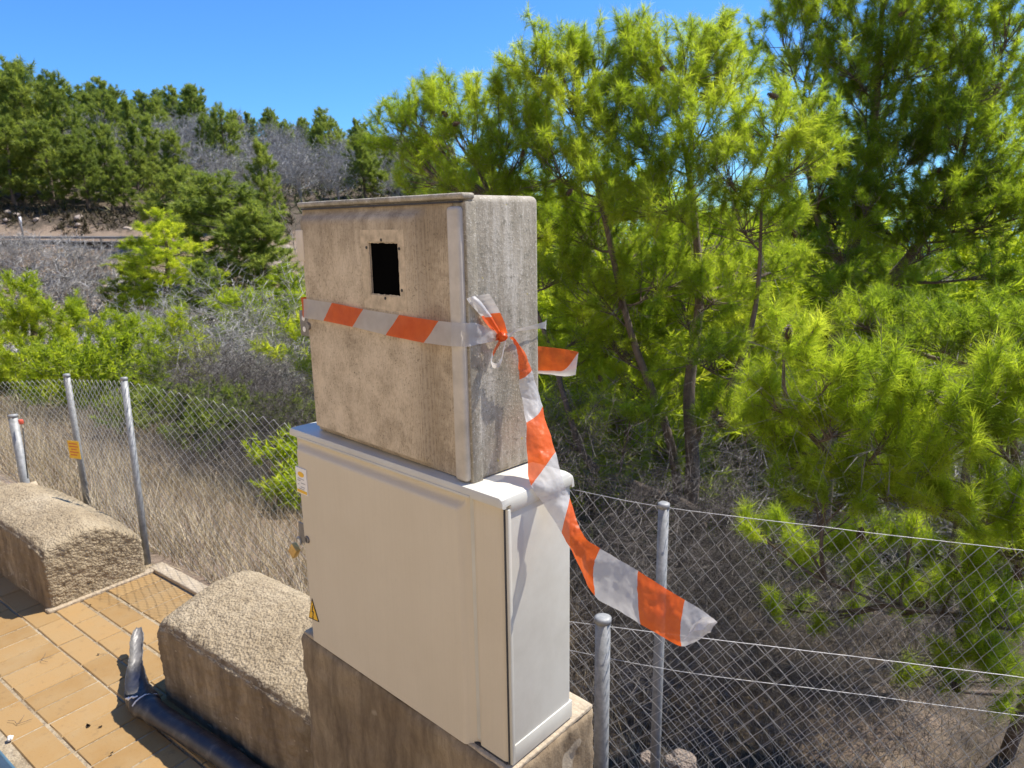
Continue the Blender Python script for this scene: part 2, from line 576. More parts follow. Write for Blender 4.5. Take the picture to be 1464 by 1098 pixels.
FAR_F = np.array([14, 20, 30, 45, 56, 59, 63, 66, 80, 110, 150, 220, 420.])
FAR_A = np.array([-1.2, -.73, -.5, -.2, 0., .3, .8])
FAR_Z = np.array([
    [-4.2, -4.8, -5.0, -3.8, -.4, .9, 1.1, 3.0, 7, 15, 29, 36, 40],
    [-4.4, -5, -5.2, -4.0, -.6, .8, 1.0, 3.0, 7, 15, 28, 34, 36],
    [-4.4, -5, -5.2, -4.2, -1.0, .5, .7, 2.6, 6, 13, 22, 26, 27],
    [-4.6, -5.4, -6.5, -6, -3, -1.0, -.5, 1.5, 4, 9, 15, 18, 14],
    [-5.5, -8, -11, -12, -10, -9, -8, -7, -3, 2, 6, 4, -10],
    [-5, -7, -11, -15, -18, -19, -20, -20, -22, -25, -28, -32, -42],
    [-4.5, -6, -8, -11, -13, -14, -15, -16, -19, -24, -30, -34, -44]], float)
NL_V = np.array([-5, .55, .7, 1, 2, 3.5, 6, 9, 13, 20, 30]); NL_Z = np.array([-.06, -.06, -.08, -.16, -.5, -1.05, -2.1, -3.6, -5.2, -7.5, -9])
NR_V = np.array([-5, .3, .6, .8, 1.2, 2, 3.5, 6, 9, 13, 20, 30]); NR_Z = np.array([-.06, -.06, -.3, -.55, -.8, -1.1, -1.5, -2.2, -3.1, -4.4, -6.8, -9.5])


def ground_z(X, Y):
    X = np.asarray(X, float); Y = np.asarray(Y, float)
    dx, dy = X - P0[0], Y - P0[1]
    u = dx * E1[0] + dy * E1[1]; v = dx * E2[0] + dy * E2[1]
    k = sstep(u, -1.1, -.1)
    near = np.interp(v, NL_V, NL_Z) * (1 - k) + np.interp(v, NR_V, NR_Z) * k
    F = X * FW[0] + Y * FW[1]; S = X * SD[0] + Y * SD[1]
    a = np.clip(S / np.maximum(F, 1.0), -1.2, .8)
    rows = np.stack([np.interp(F, FAR_F, r) for r in FAR_Z], -1)
    i = np.clip(np.searchsorted(FAR_A, a, side='right') - 1, 0, len(FAR_A) - 2)
    t = (a - FAR_A[i]) / (FAR_A[i + 1] - FAR_A[i]); t = t * t * (3 - 2 * t)
    far = np.take_along_axis(rows, i[..., None], -1)[..., 0] * (1 - t) + np.take_along_axis(rows, i[..., None] + 1, -1)[..., 0] * t
    w = sstep(F, 11, 20) * sstep(v, 1.5, 6)
    z = near * (1 - w) + far * w
    # unseen slope added across the road, to bounce warm light and block blue sky
    z = z + np.clip(-v - 7.2, 0, 13) * 1.15 + np.clip(-v - 20, 0, 25) * .5
    # lumps
    amp = np.clip((v - .9) * .08, 0, .10) * (1 - sstep(F, 55, 58)) + .5 * sstep(F, 68, 90)
    z = z + amp * (np.sin(X * 1.7 + 1.3 * np.sin(Y * 1.1)) * np.sin(Y * 1.9 + .7) * .6 + .4 * np.sin(X * .43 + Y * .31))
    return z


def gz(x, y): return float(ground_z(np.array([x]), np.array([y]))[0])


def build_ground():
    ang = np.concatenate([np.linspace(-62, 62, 190), np.linspace(66, 294, 40)]) * math.pi / 180
    rad = np.concatenate([[0.0], np.geomspace(.5, 900, 130)])
    A, Rr = np.meshgrid(ang, rad, indexing='ij')
    dirx = FW[0] * np.cos(A) + SD[0] * np.sin(A); diry = FW[1] * np.cos(A) + SD[1] * np.sin(A)
    X, Y = dirx * Rr, diry * Rr
    Z = ground_z(X, Y)
    n, m = A.shape
    V = np.stack([X, Y, Z], -1).reshape(-1, 3)
    i, j = np.meshgrid(np.arange(n), np.arange(m - 1), indexing='ij')
    i2 = (i + 1) % n
    F = np.stack([i * m + j, i * m + j + 1, i2 * m + j + 1, i2 * m + j], -1).reshape(-1, 4)
    me = mesh_np('hillside_ground', V, F[:, ::-1], True)
    x, y = V[:, 0], V[:, 1]
    dx, dy = x - P0[0], y - P0[1]
    u = dx * E1[0] + dy * E1[1]; v = dx * E2[0] + dy * E2[1]
    ff = x * FW[0] + y * FW[1]; a = (x * SD[0] + y * SD[1]) / np.maximum(ff, .5)
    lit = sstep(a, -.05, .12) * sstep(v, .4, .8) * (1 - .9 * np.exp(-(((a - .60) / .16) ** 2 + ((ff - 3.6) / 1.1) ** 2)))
    lit = np.maximum(lit, .95 * sstep(ff, 63.5, 65.5) * (ff < 400))  # from the road bank up: tree shade put into the ground colour
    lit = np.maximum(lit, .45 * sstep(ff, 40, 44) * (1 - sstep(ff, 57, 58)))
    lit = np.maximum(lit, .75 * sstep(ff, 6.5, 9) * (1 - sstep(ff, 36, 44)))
    pa = me.attributes.new('bounce_slope', 'FLOAT', 'POINT'); pa.data.foreach_set('value', sstep(-v, 5.5, 7.5).astype(np.float32))  # pale mask of the added slope that throws warm light back
    at_ = me.attributes.new('litter_shade', 'FLOAT', 'POINT'); at_.data.foreach_set('value', lit.astype(np.float32))
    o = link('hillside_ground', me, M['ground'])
    tag(o, kind='structure')


build_ground()
s = bmesh.new()
bmesh.ops.create_circle(s, cap_ends=True, segments=48, radius=5000)
o = link('sea', bm_mesh('sea', s), M['sea'], loc=(0, 0, -46)); tag(o, kind='structure')

# ------------------------------------------------------------------ pavement
pv = rbox('pavement', -9, 5, -3.2, .585, -.12, -.0045, 0, M['sand'])
pv.location = [float(c) for c in P0]; pv.rotation_euler = (0, 0, TW); tag(pv, kind='structure')
rd = rbox('road', -40, 40, -7.2, -3.2, -.2, -.1, 0, M['asphalt'])
rd.location = [float(c) for c in P0]; rd.rotation_euler = (0, 0, TW); tag(rd, kind='structure')


def paver_mesh(lu, lv, seed):
    r = random.Random(seed)
    bm = bmesh.new(); add_box(bm, -lu / 2, lu / 2, -lv / 2, lv / 2, -.05, 0)
    es = [e for e in bm.edges if all(v.co.z > -.01 for v in e.verts)]
    bmesh.ops.bevel(bm, geom=es, offset=.0035, segments=1, affect='EDGES')
    for v in bm.verts:
        v.co += Vector((r.uniform(-1, 1) * .0012, r.uniform(-1, 1) * .0012, r.uniform(-1, 1) * .0006))
    return bm_mesh('paver', bm, 20)


PM_C = [paver_mesh(.1025, .2075, k) for k in range(3)]
PM_L = [paver_mesh(.2100, .1005, 9 + k) for k in range(3)]
ROWS = [(.316, .535, 'C'), (.204, .316, 'L'), (.093, .204, 'L'), (-.010, .093, 'L'), (-.228, -.010, 'C'), (-.338, -.228, 'L')]
for v0, v1, k in ROWS:
    pitch = .1095 if k == 'C' else .2185
    start = -1.985 if v0 > .08 else -3.6
    end = .1 if v0 < -.01 else -.45
    u = start + (random.uniform(-.06, 0) if k == 'L' else 0)
    while u < end:
        me = random.choice(PM_C if k == 'C' else PM_L)
        if u + pitch > start - .0:
            p = W(u + pitch / 2, (v0 + v1) / 2, random.uniform(-.0012, .0012)) - P0
            o = link('paver', me, M['paver'], pv)
            q = np.array([p @ E1, p @ E2, p[2]])
            o.location = [float(c) for c in q]
            o.rotation_euler = (random.uniform(-.004, .004), random.uniform(-.004, .004), random.uniform(-.008, .008))
        u += pitch


# ------------------------------------------------------------------ rough stone-like concrete
def lump(name, u0, u1, v0, v1, top, mt, amp=.012, cuts=34, rnd=.035, frame='W', freq=14.0):
    """a block standing on z=0 with a shaped top; top(s,t)->height, s,t in 0..1"""
    bm = bmesh.new(); bmesh.ops.create_cube(bm, size=1.0)
    bmesh.ops.subdivide_edges(bm, edges=bm.edges[:], cuts=cuts, use_grid_fill=True)
    L, D = u1 - u0, v1 - v0
    for v in bm.verts:
        s, t, z = v.co.x + .5, v.co.y + .5, v.co.z + .5
        h = top(s, t)
        x, y, zz = s * L, t * D, z * h
        # round the corners
        c = Vector((min(max(x, rnd), L - rnd), min(max(y, rnd), D - rnd), min(zz, h - rnd)))
        d = Vector((x, y, zz)) - c
        if d.length > rnd: d = d.normalized() * rnd
        p = c + d
        P = W(u0 + p.x, v0 + p.y, p.z) if frame == 'W' else np.array([u0 + p.x, v0 + p.y, p.z])
        v.co = Vector(P)
    bm.normal_update()
    for v in bm.verts:
        q = v.co
        nz = mnoise.fractal(q * freq, .75, 2.1, 5) + .6 * mnoise.noise(q * freq * .25) + .35 * mnoise.noise(q * freq * 4.5) 
        k = 1.0 if q.z > .02 else .3
        v.co = q + v.normal * (nz * amp * k)
    return bm_mesh(name, bm, 180)


def top2(s, t):      # the block between the pipe and the plinth
    return .318 + .065 * math.sin(min(1, t * 1.35) * math.pi * .5) - .07 * max(0, (t - .72) / .28) ** 2 - .03 * (1 - min(1, s / .10)) ** 2 - .012 * (1 - min(1, t / .12)) ** 2


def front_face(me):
    # the side towards the paving is smooth formed concrete with brown stains and its dark shade put into the colour, the rest is split and rough
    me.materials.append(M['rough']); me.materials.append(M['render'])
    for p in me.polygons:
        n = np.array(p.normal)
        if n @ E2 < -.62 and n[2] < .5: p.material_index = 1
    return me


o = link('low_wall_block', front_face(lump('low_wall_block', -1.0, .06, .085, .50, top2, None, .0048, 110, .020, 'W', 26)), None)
tag(o, 'rough domed concrete block between the torn pipe and the grey cabinet base', 'wall block', 'rough concrete wall blocks')


def topL(s, t):
    return .312 + .045 * math.sin(min(1, t * 1.5) * math.pi * .5) - .14 * max(0, (t - .45) / .55) ** 1.5 - .015 * (1 - min(1, t / .12)) ** 2 \
        - .03 * max(0, (s - .8) / .2) ** 2 - .28 * max(0, (.42 - s) / .42) ** 1.5


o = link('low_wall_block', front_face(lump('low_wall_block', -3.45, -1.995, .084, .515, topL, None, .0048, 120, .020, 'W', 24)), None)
tag(o, 'rough rounded concrete block at the left, in front of the short pipe post', 'wall block', 'rough concrete wall blocks')

# plinth under the cabinets
pl = empty('concrete_plinth', (-1.446, .785, 0), 'stained concrete plinth carrying the two stacked cabinets', 'plinth')
pl.location = (0, 0, 0)
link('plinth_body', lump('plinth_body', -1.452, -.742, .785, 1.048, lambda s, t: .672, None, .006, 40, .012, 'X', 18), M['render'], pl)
capm = lump('mortar_bed', -1.445, -.748, .792, 1.042, lambda s, t: .008, None, .0015, 24, .004, 'X', 40)
o = link('mortar_bed', capm, M['mortar'], pl); o.location = (0, 0, .670)

# kerb at the back of the gap and mortar line along the left block
kb = lump('kerb', -2.03, -.80, .538, .605, lambda s, t: .016, None, .005, 30, .006, 'W', 40)
tag(link('kerb', kb, M['mortar']), kind='structure')
kb = lump('mortar_strip', -2.02, -1.975, .07, .56, lambda s, t: .012, None, .004, 24, .005, 'W', 40)
tag(link('mortar_strip', kb, M['mortar']), kind='structure')

# ------------------------------------------------------------------ cabinets
def door_grid(w0, w1, h0, h1, depth, hole=None, n=44, back=.004):
    """door skin: depth(x,z) gives how far it stands out; hole=(x0,x1,z0,z1)"""
    xs = list(np.linspace(w0, w1, n)); zs = list(np.linspace(h0, h1, n))
    if hole:
        xs = sorted(set([x for x in xs if abs(x - hole[0]) > .004 and abs(x - hole[1]) > .004] + [hole[0], hole[1]]))
        zs = sorted(set([z for z in zs if abs(z - hole[2]) > .004 and abs(z - hole[3]) > .004] + [hole[2], hole[3]]))
    bm = bmesh.new()
    g_ = [[bm.verts.new((x, -depth(x, z), z)) for z in zs] for x in xs]
    for i in range(len(xs) - 1):
        for j in range(len(zs) - 1):
            if hole and hole[0] - 1e-6 <= xs[i] < hole[1] - 1e-6 and hole[2] - 1e-6 <= zs[j] < hole[3] - 1e-6: continue
            bm.faces.new((g_[i][j], g_[i + 1][j], g_[i + 1][j + 1], g_[i][j + 1]))
    be = [e for e in bm.edges if e.is_boundary]
    r = bmesh.ops.extrude_edge_only(bm, edges=be)
    for v in [q for q in r['geom'] if isinstance(q, bmesh.types.BMVert)]:
        v.co.y = back
    bmesh.ops.remove_doubles(bm, verts=bm.verts, dist=1e-6)
    for v in list(bm.verts):
        if not v.link_faces: bm.verts.remove(v)
    return bm_mesh('door', bm, 50)


def ss(x, a, b):
    t = min(1, max(0, (x - a) / (b - a))); return t * t * (3 - 2 * t)


def shell(name, w, d, h, r, wall, mt, parent, cavity):
    bm = bmesh.new(); add_box(bm, -w, 0, 0, d, 0, h, r, 4)
    f = min(bm.faces, key=lambda q: q.calc_center_median().y - q.calc_area())
    bmesh.ops.inset_individual(bm, faces=[f], thickness=wall, depth=0)
    if cavity:
        ex = bmesh.ops.extrude_discrete_faces(bm, faces=[f])
        nf = ex['faces'][0]
        bmesh.ops.translate(bm, verts=nf.verts[:], vec=(0, cavity, 0))
    return link(name, bm_mesh(name, bm, 35), mt, parent)


# --- lower cabinet
LW, LD, LH = .658, .176, .520
low = empty('electrical_cabinet', (-.757, .804, .681), 'clean light grey electrical cabinet on the concrete plinth, below the weathered one', 'electrical cabinet', 0, 'stacked cabinets')
shell('body', LW, LD, LH - .012, .010, .012, M['poly_s'], low, 0)
dl = door_grid(-LW + .004, -.007, -.006, LH - .019,
               lambda x, z: .003 + .013 * min(ss(x, -LW + .012, -LW + .022), 1 - ss(x, -.108, -.094), 1 - ss(z, LH - .046, LH - .028)) - .0075 * max(0, 1 - abs(x + .086) / .0075) - .003 * max(0, 1 - abs(x + .104) / .005) - .004 * ss(x, -.018, -.007), None, 150)
dr = link('door', dl, M['poly'], low)
# roof with overhanging lip
bm = bmesh.new()
prof = [(-.011, LH - .015), (-.0155, LH - .013), (-.016, LH - .001), (-.014, LH + .003), (.002, LH + .004), (LD - .012, LH + .002), (LD + .001, LH - .006), (LD + .003, LH - .03), (LD - .004, LH - .03), (LD - .006, LH - .013), (.002, LH - .011), (-.006, LH - .012), (-.007, LH - .015)]
for xa, xb in ((-LW - .004, .0035),):
    rings = []
    for x, inset in ((xa, .004), (xa + .004, 0), (xb - .010, 0), (xb - .003, .003), (xb, .010)):
        rings.append([bm.verts.new((x, y, z - (inset if k in (2, 3, 4, 5, 6) else 0))) for k, (y, z) in enumerate(prof)])
    for a, b in zip(rings, rings[1:]):
        for k in range(len(prof)):
            l = (k + 1) % len(prof); bm.faces.new((a[k], a[l], b[l], b[k]))
    bm.faces.new(rings[0]); bm.faces.new(rings[-1][::-1])
rf = link('roof', bm_mesh('roof', bm, 40), M['poly_s'], low)
rbox('drip_strip', -LW + .03, -.075, -.0172, -.0150, LH - .014, LH - .009, .001, M['poly_s'], rf)
rbox('roof_side_flange', -.010, .004, .004, LD - .004, LH - .026, LH - .006, .003, M['poly_s'], rf)
rbox('gasket', -.0065, -.0035, -.004, .001, .0, LH - .020, .001, M['rubber'], low)
rbox('side_rim', -.004, .003, -.002, .006, 0.0, LH - .019, .0015, M['poly_s'], low)
rbox('base_strip', -.02, .0025, .006, LD - .001, 0.0, .038, .001, M['poly_s'], low)
rbox('base_gap', -LW + .01, -.01, -.004, .002, -.009, .0, .0, M['rubber'], low)
# sticker
st = rbox('sticker', -.646, -.602, -.0185, -.0155, .374, .436, .0, M['white_label'], dr); st.location = (0, 0, 0)
bm = bmesh.new(); bmesh.ops.create_circle(bm, cap_ends=True, segments=20, radius=1, matrix=Matrix.Translation((-.624, -.0188, .421)) @ Matrix.Rotation(math.pi / 2, 4, 'X') @ Matrix.Diagonal((.013, .0065, 1, 1)))
link('sticker_emblem', bm_mesh('sticker_emblem', bm), M['yellow'], dr)
bm = bmesh.new(); add_box(bm, -.644, -.604, -.0191, -.0186, .376, .383)
link('sticker_bar', bm_mesh('sticker_bar', bm), M['yellow'], dr)
bm = bmesh.new()
for k, (a, b) in enumerate(((-.638, -.612), (-.640, -.628), (-.625, -.608), (-.640, -.634), (-.628, -.612), (-.636, -.614))):
    z = .409 - k * .0048; add_box(bm, a, b, -.0191, -.0186, z, z + .0018)
link('sticker_print', bm_mesh('sticker_print', bm), M['grey_print'], dr)
# warning triangle with a bolt
tr = np.array([(-.6335, .108), (-.6125, .0575), (-.6600, .0520)])


def flat(name, pts, y, th, mt, parent):
    bm = bmesh.new()
    a = [bm.verts.new((p[0], y, p[1])) for p in pts]; f = bm.faces.new(a)
    r = bmesh.ops.extrude_face_region(bm, geom=[f])
    bmesh.ops.translate(bm, verts=[q for q in r['geom'] if isinstance(q, bmesh.types.BMVert)], vec=(0, -th, 0))
    return link(name, bm_mesh(name, bm, 20), mt, parent)


tr = np.array([(-.6265, .110), (-.6035, .056), (-.6490, .050)])
ws = flat('warning_sign', tr, -.0125, .0045, M['black'], dr)
cen = tr.mean(0)
flat('warning_face', cen + (tr - cen) * .84, -.0172, .0004, M['yellow'], dr)
flat('warning_bolt', cen + np.array([(.001, .021), (-.0045, .001), (.000, .002), (-.003, -.013), (-.005, -.011), (-.002, -.018), (.003, -.012), (.000, -.012), (.005, .005), (.000, .0045), (.004, .021)]), -.0177, .0003, M['black'], dr)
# lock cylinder
bm = bmesh.new()
bmesh.ops.create_cone(bm, cap_ends=True, segments=20, radius1=.0095, radius2=.0085, depth=.006, matrix=Matrix.Translation((-.624, -.0165, .261)) @ Matrix.Rotation(math.pi / 2, 4, 'X'))
lk = link('lock', bm_mesh('lock', bm), M['steel'], dr)
rbox('keyhole', -.6258, -.6222, -.0202, -.0194, .256, .266, 0, M['black'], dr)
# hasp
bm = bmesh.new(); add_box(bm, -LW - .024, -LW + .002, -.004, -.001, .235, .285, .001)
link('hasp', bm_mesh('hasp', bm), M['steel'], low)
# padlock hanging on the hasp
c = np.array([-.757 - LW - .020, .804 - .004, .681 + .243])
pk = empty('padlock', c, 'small brass padlock hanging from the hasp on the light grey cabinet', 'padlock')
pk.rotation_euler = (0, math.radians(38), 0)
rbox('lock_body', -.013, .013, -.007, .007, -.070, -.036, .003, M['brass'], pk)
th = np.linspace(0, math.pi, 13)
pp = np.array([(-.009, 0, -.040), (-.009, 0, -.02)] + [(-.009 * math.cos(t), 0, -.012 + .009 * math.sin(t)) for t in th] + [(.009, 0, -.02), (.009, 0, -.040)])
tube('shackle', pp, .0026, M['galv'], pk, 8)

# --- upper cabinet
UW, UD, UH, UT = .508, .179, .493, -.026
UO = np.array([-.845, .812, 1.203])
upp = empty('meter_cabinet', UO, 'weathered beige meter cabinet with a black square opening, wrapped in striped tape', 'meter cabinet', UT, 'stacked cabinets')
shell('body', UW, UD, UH, .012, .010, M['old_side'], upp, .15)
HX0, HX1, HZ0, HZ1 = -.249, -.158, .321, .417
du = door_grid(-UW + .004, -.030, .004, UH - .012,
               lambda x, z: .001 + .018 * min(ss(x, -UW + .012, -UW + .022), 1 - ss(x, -.116, -.096), ss(z, .006, .022), 1 - ss(z, UH - .034, UH - .018)),
               (HX0, HX1, HZ0, HZ1), 60)
du_o = link('door', du, M['old_front'], upp)
bm = bmesh.new()
# ragged rim round the opening
rr = random.Random(3)
ring_o, ring_i = [], []
N = 60
for k in range(N):
    t = k / N * 4; sd = int(t); f = t - sd
    cs = [(HX0, HZ0), (HX1, HZ0), (HX1, HZ1), (HX0, HZ1)]
    a, b = cs[sd], cs[(sd + 1) % 4]
    p = np.array([a[0] + (b[0] - a[0]) * f, a[1] + (b[1] - a[1]) * f])
    c2 = np.array([(HX0 + HX1) / 2, (HZ0 + HZ1) / 2])
    q = p + (c2 - p) * rr.uniform(.02, .055)
    ring_o.append(bm.verts.new((p[0], -.0188, p[1]))); ring_i.append(bm.verts.new((q[0], -.0182, q[1])))
for k in range(N):
    l = (k + 1) % N; bm.faces.new((ring_o[k], ring_o[l], ring_i[l], ring_i[k]))
link('ragged_rim', bm_mesh('ragged_rim', bm), M['old_front'], du_o)
bm = bmesh.new(); add_box(bm, HX0 - .03, HX1 + .03, -.0125, .016, HZ0 - .03, HZ1 + .03)
link('dark_interior', bm_mesh('dark_interior', bm), M['dark'], upp)
hm = bmesh.new(); bmesh.ops.create_cone(hm, cap_ends=True, segments=8, radius1=.0028, radius2=.0028, depth=.0012, matrix=Matrix.Rotation(math.pi / 2, 4, 'X'))
hm = bm_mesh('screw_hole', hm)
for x, z in ((HX0 - .004, HZ1 - .010), (-.206, HZ1 + .004), (HX1 + .004, HZ1 - .011), (HX1 + .006, HZ0 + .012), (-.203, HZ0 - .005)):
    o = link('screw_hole', hm, M['black'], du_o); o.location = (x, -.0199, z)
bm = bmesh.new()
for x0, x1, z0, z1 in ((HX0 - .022, HX1 + .018, HZ1 + .001, HZ1 + .022), (HX0 - .022, HX1 + .018, HZ0 - .026, HZ0 - .001), (HX0 - .022, HX0 - .001, HZ0 - .001, HZ1 + .001), (HX1 + .001, HX1 + .018, HZ0 - .001, HZ1 + .001)):
    add_box(bm, x0, x1, -.0195, -.0188, z0, z1)
link('opening_border', bm_mesh('opening_border', bm, 20), M['clean_border'], du_o)
rbox('door_edge', -.034, -.003, -.014, .003, .004, UH - .018, .007, M['old_edge'], upp, 3)
rbox('lid', -UW - .004, .003, -.009, .020, UH - .007, UH + .003, .004, M['old_side'], upp, 3)
rbox('lid_gap', -UW + .006, -.006, -.006, .002, UH - .0125, UH - .0095, 0, M['rubber'], upp)
rbox('front_rim', -.010, .0025, -.002, .022, .0, UH - .011, .002, M['old_side'], upp)
rbox('base_skirt', -UW + .006, -.006, .004, UD - .004, -.006, .003, 0, M['rubber'], upp)
rbox('faded_label', -UW + .003, -UW + .030, -.0205, -.0085, .377, .440, .001, M['beige_label'], du_o)
bm = bmesh.new()
bmesh.ops.create_cone(bm, cap_ends=True, segments=18, radius1=.0085, radius2=.008, depth=.005, matrix=Matrix.Translation((-.484, -.0215, .240)) @ Matrix.Rotation(math.pi / 2, 4, 'X'))
link('lock', bm_mesh('lock', bm), M['steel'], du_o)
hs = rbox('hasp_plate', -UW - .036, -UW + .002, -.006, -.002, .213, .268, .001, M['steel'], upp)
for z in (.228, .252):
    bm = bmesh.new(); bmesh.ops.create_cone(bm, cap_ends=True, segments=14, radius1=.006, radius2=.006, depth=.0012, matrix=Matrix.Translation((-UW - .018, -.0066, z)) @ Matrix.Rotation(math.pi / 2, 4, 'X'))
    link('bolt_hole', bm_mesh('bolt_hole', bm), M['white_label'], hs)

# ------------------------------------------------------------------ barrier tape
UX = np.array([math.cos(UT), math.sin(UT), 0]); UY = np.array([-math.sin(UT), math.cos(UT), 0])


def UL(x, y, z): return UO + UX * x + UY * y + np.array([0, 0, z])


def catmull(P, n):
    P = np.asarray(P, float); m = len(P)
    Q = np.concatenate([2 * P[:1] - P[1:2], P, 2 * P[-1:] - P[-2:-1]])
    out = []
    for i in range(m - 1):
        p0, p1, p2, p3 = Q[i:i + 4]
        for t in np.linspace(0, 1, n, endpoint=False):
            out.append(.5 * ((2 * p1) + (-p0 + p2) * t + (2 * p0 - 5 * p1 + 4 * p2 - p3) * t * t + (-p0 + 3 * p1 - 3 * p2 + p3) * t ** 3))
    out.append(P[-1])
    return np.array(out)


def ribbon(name, A, B, ua, ub, parent, wrinkle=.002, bow=0.0, nv=9, n=8, seed=0, label=None):
    A = catmull(A, n); B = catmull(B, n)
    ua = catmull(np.array(ua)[:, None], n)[:, 0]; ub = catmull(np.array(ub)[:, None], n)[:, 0]
    m = len(A); t = np.linspace(0, 1, nv)
    G = A[:, None] * (1 - t)[None, :, None] + B[:, None] * t[None, :, None]
    d1 = np.gradient(G, axis=0); d2 = (B - A)[:, None] + 0 * G
    nr = np.cross(d1, d2); nr /= np.linalg.norm(nr, axis=2)[..., None] + 1e-12
    for i in range(m):
        for j in range(nv):
            q = Vector(G[i, j]) * 38 + Vector((seed * 3.1, 0, 0))
            k = wrinkle * (mnoise.noise(q) + .6 * abs(mnoise.noise(q * 2.3)) + .25 * mnoise.noise(q * 5.1)) + bow * math.sin(math.pi * t[j])
            G[i, j] += nr[i, j] * k
    V = G.reshape(-1, 3)
    ii, jj = np.meshgrid(np.arange(m - 1), np.arange(nv - 1), indexing='ij')
    F = np.stack([ii * nv + jj, (ii + 1) * nv + jj, (ii + 1) * nv + jj + 1, ii * nv + jj + 1], -1).reshape(-1, 4)
    U = (ua[:, None] * (1 - t)[None] + ub[:, None] * t[None]).ravel()
    uv = np.stack([U, np.tile(t, m)], -1)
    o = link(name, mesh_np(name, V, F, True, uv=uv), M['tape'], parent)
    return o


tp = empty('barrier_tape', (0, 0, 0), 'orange and white striped barrier tape knotted round the weathered cabinet, its tail blowing', 'tape')
xs = np.array([-.5145, -.512, -.49, -.44, -.36, -.28, -.20, -.12, -.06, -.02])
zt = np.interp(xs, [-.51, -.378, -.278, -.165, -.045, 0], [.299, .297, .292, .289, .287, .287])
zb = np.interp(xs, [-.51, -.419, -.318, -.206, -.091, 0], [.257, .258, .255, .249, .245, .247])
ys = np.array([.03, -.012, -.0235, -.0245, -.0245, -.0245, -.0245, -.0235, -.0225, -.0205])
fu = lambda x, o_: (x + .378 + o_) / .2185
A = [UL(x, y, z) for x, y, z in zip(xs, ys, zb)]; B = [UL(x, y, z) for x, y, z in zip(xs, ys, zt)]
ua = [fu(x, .041 * min(1, max(.3, (x + .52) / .1))) for x in xs]; ub = [fu(x, 0) for x in xs]
ribbon('front_band', A, B, ua, ub, tp, .0016, 0, 9, 8, 1)
A = [UL(-.02, -.0205, .247), UL(.004, -.010, .247), UL(.0065, .012, .248), UL(.008, .045, .249), UL(.012, .072, .252)]
B = [UL(-.02, -.0205, .287), UL(.004, -.010, .287), UL(.0065, .012, .284), UL(.008, .045, .270), UL(.012, .074, .259)]
ribbon('side_band', A, B, [1.83, 1.9, 1.93, 1.97, 2.15], [1.64, 1.7, 1.78, 1.9, 2.1], tp, .004, 0, 9, 8, 2)
A = [UL(.012, .078, .252), UL(.006, .11, .258), UL(.004, .15, .258), UL(.004, .182, .255), UL(-.004, .20, .25)]
B = [UL(.012, .078, .257), UL(.010, .11, .264), UL(.008, .15, .266), UL(.007, .182, .268), UL(-.004, .20, .27)]
ribbon('rear_band', A, B, [.55, .6, .7, .8, .9], [.55, .6, .7, .8, .9], tp, .002, 0, 7, 8, 3)
# the long tail
T = [(733, 488, 728, 483, 1.225, 1.225, .02, .02), (740, 508, 748, 500, 1.245, 1.25, .1, .1), (741, 530, 757, 520, 1.262, 1.27, .4, .42),
     (742, 548, 765, 545, 1.27, 1.28, .55, .62), (746, 572, 773, 572, 1.27, 1.285, .80, .95), (752, 608, 783, 610, 1.25, 1.27, 1.02, 1.12),
     (754, 650, 794, 645, 1.235, 1.25, 1.28, 1.49), (758, 693, 805, 690, 1.212, 1.24, 1.49, 1.75), (778, 722, 815, 712, 1.228, 1.25, 1.72, 2.0),
     (803, 762, 826, 748, 1.235, 1.235, 2.0, 2.2), (822, 798, 838, 770, 1.215, 1.21, 2.22, 2.36), (848, 850, 858, 784, 1.15, 1.17, 2.49, 2.5),
     (885, 873, 885, 800, 1.10, 1.13, 2.75, 2.75), (918, 893, 912, 816, 1.06, 1.09, 3.0, 3.0), (950, 912, 950, 840, 1.03, 1.06, 3.27, 3.25),
     (974, 924, 980, 858, 1.01, 1.03, 3.5, 3.5), (993, 918, 1006, 874, 1.0, 1.005, 3.75, 3.75), (1010, 905, 1026, 890, 1.0, .99, 3.97, 3.97)]
ribbon('long_tail', [at(t[0], t[1], t[4]) for t in T], [at(t[2], t[3], t[5]) for t in T], [t[6] for t in T], [t[7] for t in T], tp, .0040, .006, 19, 12, 4)
A = [at(1010, 905, 1.0), at(1000, 900, .98), at(986, 906, .97), at(972, 918, .98)]
B = [at(1026, 890, .99), at(1018, 884, .975), at(1004, 884, .965), at(990, 893, .975)]
ribbon('tail_fold', A, B, [.55, .65, .8, .95], [.55, .65, .8, .95], tp, .004, .003, 9, 8, 5)
# short tail above the knot
A = [at(712, 481, 1.222), at(698, 466, 1.195), at(684, 448, 1.18), at(674, 436, 1.165), at(667, 427, 1.16)]
B = [at(726, 477, 1.222), at(720, 458, 1.215), at(712, 440, 1.20), at(706, 429, 1.19), at(699, 420, 1.18)]
ribbon('short_tail', A, B, [.1, .35, .55, .75, .95], [.1, .38, .58, .75, .95], tp, .003, .005, 9, 8, 6)
A = [at(714, 481, 1.220), at(704, 468, 1.198), at(692, 452, 1.18), at(680, 438, 1.168), at(669, 426, 1.165)]
B = [at(719, 480, 1.220), at(710, 464, 1.20), at(700, 448, 1.188), at(688, 432, 1.175), at(679, 423, 1.17)]
ribbon('short_tail', A, B, [.1, .35, .52, .75, .95], [.1, .38, .55, .75, .95], tp, .002, -.004, 7, 8, 7)
